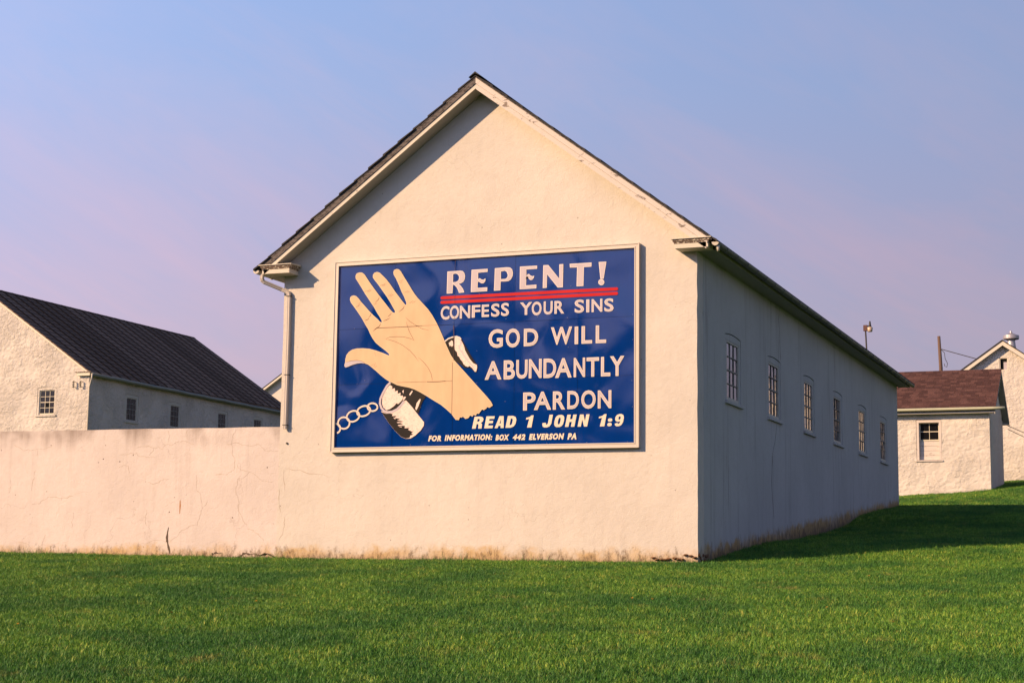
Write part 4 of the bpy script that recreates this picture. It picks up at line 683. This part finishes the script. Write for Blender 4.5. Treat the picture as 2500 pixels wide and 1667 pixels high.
M_white = enamel('white_lettering', (.76, .68, .62), .3, .42, .15)
M_skin = enamel('painted_skin', (.66, .46, .28), .3, .42, .15)
M_skin_edge = enamel('painted_skin_edge', (.72, .58, .38), .3, .42, .15)
M_black = enamel('painted_black', (.012, .009, .008), .3, .42, .15)
M_red = enamel('red_stripe', (.50, .008, .010), .3, .42, .15)
M_brown = enamel('painted_crease', (.09, .045, .025), .3, .42, .15)
def cuffmat():
    m, nt, b = newmat('painted_steel'); p = mapping(nt, world_pos(nt), (1.6, 1, 1))
    k = smooth(nt, noise(nt, mapping(nt, p, (1, 1, 2.2)), 12, 6, .8, 1.4), .48, .66)
    c = mixc(nt, noise(nt, p, 4, 3), (.74, .60, .50), (.60, .46, .42)); L(nt, mixc(nt, math_(nt, 'MULTIPLY', k, .75), c, (.30, .19, .17)), b.inputs['Base Color'])
    b.inputs['Roughness'].default_value = .45; return m
M_steel = cuffmat()
# backing and the sheet-metal panels, every one dished a little differently
MB().box((SGX+.05, -.046, SGZ+.05), (SGX+SW-.05, -.03, SGZ+SHH-.05)).build('backing', M_dark, sg)
US = [.075, 1.28, 2.505, 3.72, 4.94, 6.025]; VS = [.075, 1.282, 2.335, 3.575]
for i in range(5):
    for j in range(3):
        u0, u1, v0, v1 = US[i], US[i+1], VS[j], VS[j+1]; n = 14; gap = .0022 if i+1 != 2 else .0035
        cx, cy, ax, ay, amp, ph = random.uniform(.25, .75), random.uniform(.25, .75), random.gauss(0, .009), random.gauss(0, .010), random.uniform(-.0035, .0035), random.uniform(0, 6)
        m = MB()
        for b in range(n+1):
            for a in range(n+1):
                s, t = a/n, b/n; k = math.sin(math.pi*s)*math.sin(math.pi*t)
                d = .0525+.0028*k*math.sin(3.1*s+ph)*math.cos(2.7*t+ph*1.7)+amp*.5*math.exp(-((s-cx)**2+(t-cy)**2)*9)*k + ax*(s-.5)*.5*1 + ay*(t-.5)*.5
                m.v.append((SGX+u0+gap+(u1-u0-2*gap)*s, -min(.0575, max(.048, d)), SGZ+v0+gap+(v1-v0-2*gap)*t))
        m.f = [(b*(n+1)+a, b*(n+1)+a+1, (b+1)*(n+1)+a+1, (b+1)*(n+1)+a) for b in range(n) for a in range(n)]
        o = m.build('panel', M_blue, sg, smooth=True, fix=False)
def flat(name, outer, holes, depth, mat, parent=None, thick=.0006, label=None):
    o = MB().prism(outer, holes, SP(depth), thick).build(name, mat, parent or sg)
    if label: o['label'] = label
    return o
def inset(poly, d):
    a = sum(p[0]*q[1]-q[0]*p[1] for p, q in zip(poly, poly[1:]+poly[:1])); s = 1 if a > 0 else -1
    n = len(poly); out = []
    for i in range(n):
        p0, p1, p2 = poly[i-1], poly[i], poly[(i+1) % n]
        def nr(a, b):
            dx, dy = b[0]-a[0], b[1]-a[1]; l = math.hypot(dx, dy) or 1; return (-dy/l*s, dx/l*s)
        n1, n2 = nr(p0, p1), nr(p1, p2); k = 1+n1[0]*n2[0]+n1[1]*n2[1]; k = max(k, .5)
        out.append((p1[0]+(n1[0]+n2[0])/k*d, p1[1]+(n1[1]+n2[1])/k*d))
    return out
def clos(p): return p+[p[0], p[1]]
DEP = [.0590+.0012*i for i in range(12)]
# chain and cuffs
for i, l in enumerate(SIGN['links']):
    f = SP(DEP[0]+.0006*i); o = ribbon(l, .038, f, .0004, taper=False).build('chain_link', M_black, sg)
    ribbon(l, .031, SP(DEP[0]+.0006*i+.0006), .0004, taper=False).build('chain_link_paint', M_white, o)
    ribbon(l, .0025, SP(DEP[0]+.0006*i+.0012), .0003, taper=False).build('chain_link_line', M_brown, o)
cb1 = flat('cuff', SIGN['cuff_back'], None, DEP[2], M_black, label='dark back part of the painted handcuff')
flat('cuff_paint', SIGN['cuff_inner'], None, DEP[3], M_steel, cb1)
for s_ in SIGN['cuff_spark']: flat('cuff_glint', s_, None, DEP[3], M_steel, cb1)
cb2 = flat('cuff', SIGN['band'], None, DEP[4], M_steel, label='white front band of the painted handcuff')
flat('cuff_shadow_paint', SIGN['band_dark'], None, DEP[5], M_black, cb2)
for s_ in SIGN['band_spark']: flat('cuff_glint', s_, None, DEP[6], M_steel, cb2)
ribbon(SIGN['cuff_rim'], .042, SP(DEP[6]), .0004, taper=False).build('cuff_rim', M_lilac, cb2)
cb3 = flat('cuff', SIGN['cuff_right'], None, DEP[2], M_black, label='part of the painted handcuff showing right of the wrist')
flat('cuff_paint', SIGN['cuff_right_light'], None, DEP[3], M_steel, cb3); flat('cuff_glint', SIGN['cuff_right_spot'], None, DEP[3], M_steel, cb3)
ribbon(SIGN['cuff_right_rim'], .022, SP(DEP[4]), .0004, taper=False).build('cuff_rim', M_white, cb3)
ribbon(SIGN['cuff_right_lilac'], .016, SP(DEP[4]), .0004, taper=True).build('cuff_rim', M_lilac, cb3)
# hand
hand = flat('painted_hand', SIGN['hand'], None, DEP[7], M_skin_edge, thick=.0005)
flat('painted_skin', inset(SIGN['hand'], .009), None, DEP[8]-.0004, M_skin, hand)
flat('thumbnail', SIGN['nail'], None, DEP[8]+.0002, M_lilac, hand)
for w_, p_ in SIGN['creases']: ribbon(p_, max(.005, w_*.75), SP(DEP[8]+.0008), .0003).build('crease', M_brown, hand)
for w_, p_ in SIGN['seam_marks']: ribbon(p_, w_*.75, SP(DEP[9]+.0008), .0003, taper=False).build('seam_mark', M_brown, sg)
# lettering
M_ed = {1: (M_white, M_lilac), 2: (M_cream, M_lilac)}
for o_, h_ in SIGN['repent']:
    a = flat('letter', o_, [h_] if h_ else None, DEP[0], M_white)
    flat('letter_fill', inset(o_, .012), [inset(h_, -.012)] if h_ else None, DEP[1], M_lilac, a)
for i, ((x0, y0), (x1, y1)) in enumerate(SIGN['red']):
    r_ = .029; n = 6; an = math.atan2(y1-y0, x1-x0)
    pts = [(x0+r_*math.cos(an+math.pi/2+math.pi*k/n), y0+r_*math.sin(an+math.pi/2+math.pi*k/n)) for k in range(n+1)] + [(x1+r_*math.cos(an-math.pi/2+math.pi*k/n), y1+r_*math.sin(an-math.pi/2+math.pi*k/n)) for k in range(n+1)]
    flat('red_line', pts, None, DEP[0], M_red)
_cache = {}
def glyph(text, off, shear=0.0, space=1.0):
    key = (text, off, shear, space)
    if key in _cache: return _cache[key]
    c = bpy.data.curves.new('t', 'FONT'); c.body = text; c.size = 1; c.offset = off; c.shear = shear; c.resolution_u = 4; c.space_character = space
    o = bpy.data.objects.new('t', c); S.collection.objects.link(o)
    bpy.context.view_layer.update(); dg = bpy.context.evaluated_depsgraph_get(); me = bpy.data.meshes.new_from_object(o.evaluated_get(dg))
    r = ([tuple(v.co[:2]) for v in me.vertices], [tuple(p.vertices) for p in me.polygons])
    bpy.data.objects.remove(o); bpy.data.curves.remove(c); bpy.data.meshes.remove(me); _cache[key] = r; return r
def put(name, text, x0, x1, y0, y1, depth, mat, off, boff, shear=0, parent=None, space=1.0):
    bv, _ = glyph(text, boff, shear, space); vs, fs = glyph(text, off, shear, space)
    ax0, ax1 = min(v[0] for v in bv), max(v[0] for v in bv); ay0, ay1 = min(v[1] for v in bv), max(v[1] for v in bv)
    m = MB(); m.v = [(SGX+x0+(v[0]-ax0)/(ax1-ax0)*(x1-x0), -depth, SGZ+y0+(v[1]-ay0)/(ay1-ay0)*(y1-y0)) for v in vs]; m.f = list(fs)
    return m.build(name, mat, parent or sg, fix=False)
oc = lambda cx, cy, rx, ry, n=14: [(cx+rx*math.copysign(abs(math.cos(q))**.75, math.cos(q)), cy+ry*math.copysign(abs(math.sin(q))**.75, math.sin(q))) for q in [2*math.pi*i/n for i in range(n)]]
HV = {'R': [([(0,0),(0,1),(.62,1),(.88,.93),(1,.78),(.97,.58),(.80,.47),(.95,.36),(1,0),(.64,0),(.60,.3),(.52,.38),(.38,.38),(.38,0)], [(.38,.8),(.38,.58),(.54,.58),(.62,.64),(.62,.75),(.54,.8)])],
 'E': [([(0,0),(0,1),(1,1),(1,.78),(.42,.78),(.42,.62),(.92,.62),(.92,.41),(.42,.41),(.42,.22),(1,.22),(1,0)], None)],
 'A': [([(0,0),(.28,1),(.74,1),(1,0),(.66,0),(.62,.19),(.38,.19),(.33,0)], [(.43,.38),(.58,.38),(.51,.76)])],
 'D': [([(0,0),(0,1),(.55,1),(.85,.9),(1,.68),(1,.32),(.85,.1),(.55,0)], [(.38,.22),(.5,.22),(.62,.32),(.62,.68),(.5,.78),(.38,.78)])],
 'J': [([(0,.25),(.08,.08),(.28,0),(.6,0),(.85,.08),(1,.28),(1,1),(.62,1),(.62,.32),(.52,.22),(.40,.24),(.38,.36),(0,.36)], None)],
 'O': [(oc(.5,.5,.5,.5), oc(.5,.5,.13,.27))],
 'H': [([(0,0),(0,1),(.37,1),(.37,.63),(.63,.63),(.63,1),(1,1),(1,0),(.63,0),(.63,.4),(.37,.4),(.37,0)], None)],
 'N': [([(0,0),(0,1),(.36,1),(.66,.45),(.66,1),(1,1),(1,0),(.68,0),(.34,.58),(.34,0)], None)],
 '9': [([(.05,.22),(.12,.07),(.32,0),(.6,0),(.85,.1),(1,.35),(1,.7),(.88,.92),(.62,1),(.38,1),(.12,.92),(0,.75),(0,.6),(.1,.44),(.32,.36),(.55,.38),(.64,.44),(.62,.28),(.52,.2),(.42,.2),(.36,.27)], [(.38,.6),(.45,.54),(.55,.54),(.63,.6),(.63,.74),(.55,.8),(.45,.8),(.38,.74)])],
 '1': [([(.14,0),(.72,0),(1,1),(.72,1),(.45,.86),(.03,.80),(0,.66),(.42,.70)], None)],
 ':': [(oc(.42,.2,.42,.2), None), (oc(.46,.74,.42,.2), None)]}
for ch, x0, x1, y0, y1, k in SIGN['glyphs']:
    if ch == '1' : x0 -= .0
    if k in (1, 2):
        bo = {1: .022, 2: .024}[k]
        a = put('letter', ch, x0, x1, y0, y1, DEP[0], M_white if k == 1 else M_cream, bo, bo)
        put('letter_fill', ch, x0, x1, y0, y1, DEP[1], M_lilac, bo-.028, bo, parent=a)
    elif k == 3:
        for o_, h_ in HV[ch]:
            f_ = lambda q: [(x0+(a*(.8 if ch not in '1:' else 1)+(b*.2 if ch not in '1' else 0)*(1 if ch != ':' else .6))*(x1-x0), y0+b*(y1-y0)) for a, b in q]
            flat('letter', f_(o_), [f_(h_)] if h_ else None, DEP[0], M_cream)
    else: put('word', ch, x0, x1, y0, y1, DEP[0], M_cream, .058, .058, .22, space=1.2)
riv = None
for u, v in SIGN['rivets']:
    if riv is None:
        riv = MB().lathe((0, 0, 0), [(.005, 0), (.004, .003), (.002, .004)], 8).build('rivet', M_galv, sg); rme = riv.data; bpy.data.objects.remove(riv); riv = True
    o = link('rivet', rme, sg, (SGX+u, -.062 if not (.5 < u < 3 and False) else -.072, SGZ+v)); o.rotation_euler = (R(90), 0, 0)

# ------------------------------------------------------------------ woodland added behind the camera for the sign to mirror
wd = MB(); rw = random.Random(11)
for i in range(60):
    x, y = rw.uniform(-135, 45), rw.uniform(-125, -92); H = rw.uniform(13, 23)*(1+.25*math.sin(x*.09)); z = ground_z(x, y)
    wd.tube([(x, y, z-.5), (x, y, z+H*.5)], [.4, .2], 6)
    for k in range(7):
        bm = bmesh.new(); r0 = H*rw.uniform(.14, .24); bmesh.ops.create_icosphere(bm, subdivisions=2, radius=1)
        ox, oy, oz = rw.gauss(0, H*.13), rw.gauss(0, H*.13), H*rw.uniform(.38, .86); base = len(wd.v)
        for v in bm.verts:
            q = 1+rw.uniform(-.22, .22); wd.v.append((x+ox+v.co.x*r0*q, y+oy+v.co.y*r0*q, z+oz+v.co.z*r0*q*.9))
        wd.f += [tuple(base+v.index for v in f.verts) for f in bm.faces]; bm.free()
o = wd.build('reflection_woodland', plain('reflection_foliage', (.05, .075, .03), .9, .4, .7), fix=False); o['kind'] = 'stuff'
tag(o, 'dark wood added out of view behind the camera for the blue sign to mirror', 'reflection_woodland')

# ------------------------------------------------------------------ lawn
def bladepatch(seed, n, spread, hmin, hmax, wmin, wmax):
    rnd = random.Random(seed); m = MB()
    for _ in range(n):
        a = rnd.uniform(0, 6.283); r = spread*math.sqrt(rnd.random()); x, y = r*math.cos(a), r*math.sin(a); h = rnd.uniform(hmin, hmax); w = rnd.uniform(wmin, wmax)
        fa = rnd.uniform(0, 6.283); ln = rnd.uniform(.1, .75)*h; la = rnd.uniform(0, 6.283); dx, dy = math.cos(fa)*w/2, math.sin(fa)*w/2
        lx, ly = math.cos(la)*ln, math.sin(la)*ln
        m.add([(x-dx, y-dy, -.004), (x+dx, y+dy, -.004), (x+dx*.8+lx*.4, y+dy*.8+ly*.4, h*.6), (x-dx*.8+lx*.4, y-dy*.8+ly*.4, h*.6), (x+lx, y+ly, h)], [(0,1,2,3), (3,2,4)])
    return m
def grassmat():
    m, nt, b = newmat('lawn_grass_blades'); p = world_pos(nt); oi = N(nt, 'ShaderNodeObjectInfo')
    r = N(nt, 'ShaderNodeValToRGB'); L(nt, oi.outputs['Random'], r.inputs[0]); e = r.color_ramp
    e.elements[0].color = (.036, .125, .016, 1); e.elements[1].color = (.36, .40, .08, 1)
    for q, c in ((.35, (.066, .190, .022)), (.75, (.135, .270, .034)), (.93, (.22, .34, .05))): x = e.elements.new(q); x.color = (*c, 1)
    c = mixc(nt, math_(nt, 'MULTIPLY', smooth(nt, noise(nt, p, .5, 5, .65), .42, .62), .85), r.outputs[0], (.030, .120, .022))
    c = mixc(nt, math_(nt, 'MULTIPLY', smooth(nt, noise(nt, p, 1.5, 6, .75), .57, .70), .6), c, (.27, .225, .075))
    c = mixc(nt, 1.0, c, mixc(nt, smooth(nt, noise(nt, p, 38, 2, .6), .36, .64), (.50, .58, .62), (1.55, 1.42, 1.1)), 'MULTIPLY')
    L(nt, c, b.inputs['Base Color']); b.inputs['Roughness'].default_value = .55; b.inputs['Specular IOR Level'].default_value = .3
    tr = N(nt, 'ShaderNodeBsdfTranslucent'); L(nt, c, tr.inputs[0]); mx = N(nt, 'ShaderNodeMixShader'); mx.inputs[0].default_value = .18
    L(nt, b.outputs[0], mx.inputs[1]); L(nt, tr.outputs[0], mx.inputs[2]); L(nt, mx.outputs[0], nt.nodes['Material Output'].inputs[0]); return m
MG = grassmat()
gcol = bpy.data.collections.new('grass_tufts')
for k in range(6):
    mb = bladepatch(k, 11, .040, .016, .034+.005*k, .003, .0055); me = bpy.data.meshes.new('tuft'); me.from_pydata(mb.v, [], mb.f); me.materials.append(MG)
    gcol.objects.link(bpy.data.objects.new('tuft', me))
def scatter(name, label, xs, ys, dens, smin, smax, seed, outer=False):
    sm_ = sheet(xs, ys); nx = len(xs)      # only where the lawn can be seen, with a margin
    lim = lambda x, y: 7.65-.813*(y+27.76)-2.5 < x < 7.65-.082*(y+27.76)+3.2
    sm_.f = [f for f in sm_.f if lim(sm_.v[f[0]][0], sm_.v[f[0]][1]) != outer]
    o = sm_.build(name, groundmat_, fix=False); o['kind'] = 'stuff'; tag(o, label, 'grass')
    ng = bpy.data.node_groups.new('scatter_'+name, 'GeometryNodeTree'); ng.interface.new_socket('Geometry', in_out='INPUT', socket_type='NodeSocketGeometry'); ng.interface.new_socket('Geometry', in_out='OUTPUT', socket_type='NodeSocketGeometry')
    gi = N(ng, 'NodeGroupInput'); go = N(ng, 'NodeGroupOutput'); dp_ = N(ng, 'GeometryNodeDistributePointsOnFaces'); dp_.inputs['Density'].default_value = dens; dp_.inputs['Seed'].default_value = seed
    ci = N(ng, 'GeometryNodeCollectionInfo'); ci.inputs['Collection'].default_value = gcol; ci.inputs['Separate Children'].default_value = True; ci.inputs['Reset Children'].default_value = True
    io = N(ng, 'GeometryNodeInstanceOnPoints'); io.inputs['Pick Instance'].default_value = True
    rv = N(ng, 'FunctionNodeRandomValue', data_type='FLOAT_VECTOR'); rv.inputs[0].default_value = (-.15, -.15, 0); rv.inputs[1].default_value = (.15, .15, 6.283)
    rs = N(ng, 'FunctionNodeRandomValue', data_type='FLOAT'); rs.inputs[2].default_value = smin; rs.inputs[3].default_value = smax
    nz = N(ng, 'ShaderNodeTexNoise'); nz.inputs['Scale'].default_value = .9; nz.inputs['Detail'].default_value = 3
    ps = N(ng, 'GeometryNodeInputPosition'); L(ng, ps.outputs[0], nz.inputs['Vector'])
    ma = N(ng, 'ShaderNodeMath', operation='MULTIPLY'); mb2 = N(ng, 'ShaderNodeMath', operation='ADD'); mb2.inputs[1].default_value = .5
    L(ng, nz.outputs['Fac'], mb2.inputs[0]); L(ng, mb2.outputs[0], ma.inputs[0]); L(ng, rs.outputs[1], ma.inputs[1])
    L(ng, gi.outputs[0], dp_.inputs['Mesh']); L(ng, dp_.outputs['Points'], io.inputs['Points']); L(ng, ci.outputs[0], io.inputs['Instance'])
    L(ng, rv.outputs[0], io.inputs['Rotation']); L(ng, ma.outputs[0], io.inputs['Scale']); L(ng, io.outputs[0], go.inputs[0])
    md = o.modifiers.new('scatter', 'NODES'); md.node_group = ng; return o
groundmat_ = bpy.data.materials['lawn_thatch_and_soil']
def rng(a, b, s): 
    n = max(1, round((b-a)/s)); return [a+(b-a)*i/n for i in range(n+1)]
scatter('grass', 'mown green lawn in front of the barn and the low wall', rng(-17, 9.5, .5), rng(-18.5, -.02, .4), 820, .7, 1.5, 1)
scatter('grass', 'strip of lawn climbing beside the shaded side of the barn', rng(.03, 9.5, .5), rng(-.02, 31, .4), 480, .8, 1.6, 2)
scatter('grass', 'sunlit lawn in front of the shed behind the barn', rng(-9, 9.5, .5), rng(31, 51.8, .4), 200, 1.0, 2.1, 3)
scatter('grass', 'lawn running on past both sides of the view', rng(-30, 22, .8), rng(-26, -.02, .8), 260, 1.0, 1.9, 4, True)
scatter('grass', 'lawn beyond the right-hand edge beside the barn', rng(.5, 26, .8), rng(0, 51, .8), 170, 1.2, 2.2, 5, True)
# longer unmown fringe along the foot of the walls
FR = bladepatch(99, 900, 1, .03, .10, .004, .007)
rnd = random.Random(5); m = MB()
for i in range(5200):
    if i < 3900: x, y = rnd.uniform(-16.5, .0), -abs(rnd.gauss(0, .03))-.008
    else: y = rnd.uniform(0, 23); x = abs(rnd.gauss(0, .04))+.01
    z = ground_z(x, y); h = rnd.uniform(.02, .085)*(2.2 if rnd.random() < .14 else 1)*(.5+.9*abs(math.sin(x*1.7)*math.sin(x*.63+1))); w = rnd.uniform(.004, .007); a = rnd.uniform(0, 6.28); lx, ly = rnd.gauss(0, .4)*h, -abs(rnd.gauss(0, .25))*h if i < 3900 else rnd.gauss(0, .3)*h
    dx, dy = math.cos(a)*w/2, math.sin(a)*w/2*.3
    m.add([(x-dx, y-dy, z-.01), (x+dx, y+dy, z-.01), (x+dx*.8+lx*.4, y+ly*.4, z+h*.6), (x-dx*.8+lx*.4, y+ly*.4, z+h*.6), (x+lx, y+ly, z+h)], [(0,1,2,3), (3,2,4)])
o = m.build('grass_fringe', MG, fix=False); o['kind'] = 'stuff'; tag(o, 'untrimmed grass blades along the foot of the white walls', 'grass')
# dandelions
M_yel = plain('dandelion_yellow', (.65, .33, .02), .8, .2, 40); M_stem = plain('dandelion_stem', (.06, .12, .03), .7, .2, 40)
fl = MB()
for k in range(26):
    a = k*2.4; r0 = .002; r1 = .006+.013*math.sqrt(k/26); t = 1-k/26
    ca, sa = math.cos(a), math.sin(a); z = .058+.006*t; fl.add([(r0*ca-.002*sa, r0*sa+.002*ca, z), (r0*ca+.002*sa, r0*sa-.002*ca, z), (r1*ca+.0025*sa, r1*sa-.0025*ca, z+.003*t), (r1*ca-.0025*sa, r1*sa+.0025*ca, z+.003*t)], [(0,1,2,3)])
d0 = None
for (x, y) in [(-5.76,-10.08),(-3.93,-13.02),(-8.33,-3.59),(-9.28,-2.71),(-3.11,-11.37),(-3.03,-9.57),(-3.29,-8.5),(-1.98,-7.99),(-3.07,-13.15),(-11.05,-1.85),(1.39,-8.04),(1.65,-8.12),(3.49,-3.38),(4.74,-6.81),(4.13,-7.29),(3.92,-8.71),(4.96,-10.52)]:
    z = ground_z(x, y)
    if d0 is None:
        d0 = thing('dandelion', 'tiny yellow dandelion in flower on the mown lawn', 'flower', (x, y, z), 'dandelions in the lawn'); d0.location = (0, 0, 0)
        a = fl.build('flower_head', M_yel, d0, fix=False); b_ = MB().tube([(0, 0, -.01), (.003, 0, .03), (0, 0, .058)], .0018, 5).build('stem', M_stem, d0)
        d0.location = (x, y, z)
    else:
        d = d0.copy(); S.collection.objects.link(d); d.location = (x, y, z); d.rotation_euler = (random.uniform(-.3, .3), random.uniform(-.3, .3), random.uniform(0, 6))
        for ch in (a, b_):
            c = ch.copy(); S.collection.objects.link(c); c.parent = d
# broad-leaved weeds at the wall foot
def weed(x, y, s, label):
    t = thing('weed', label, 'plant', (x, y, ground_z(x, y)), 'weeds at the wall foot')
    m = MB(); z0 = ground_z(x, y)
    for k in range(9):
        a = k*2.4; r = s*(.5+.5*random.random()); w = r*.32; el = random.uniform(.3, .9); c, s2 = math.cos(a), math.sin(a); h = r*el
        m.add([(x, y, z0), (x+c*r*.5-s2*w, y+s2*r*.5*.5+c*w*.5, z0+h*.7), (x+c*r, y+s2*r*.5, z0+h*.8), (x+c*r*.5+s2*w, y+s2*r*.5*.5-c*w*.5, z0+h*.7)], [(0,1,2,3)])
    m.build('leaves', plain('weed_leaf', (.03, .075, .02), .6, .3, 20), t, fix=False)
weed(-12.95, -.10, .13, 'broad-leaved weed against the low wall, the larger one'); weed(-12.6, -.12, .07, 'small broad-leaved weed just right of the larger one')
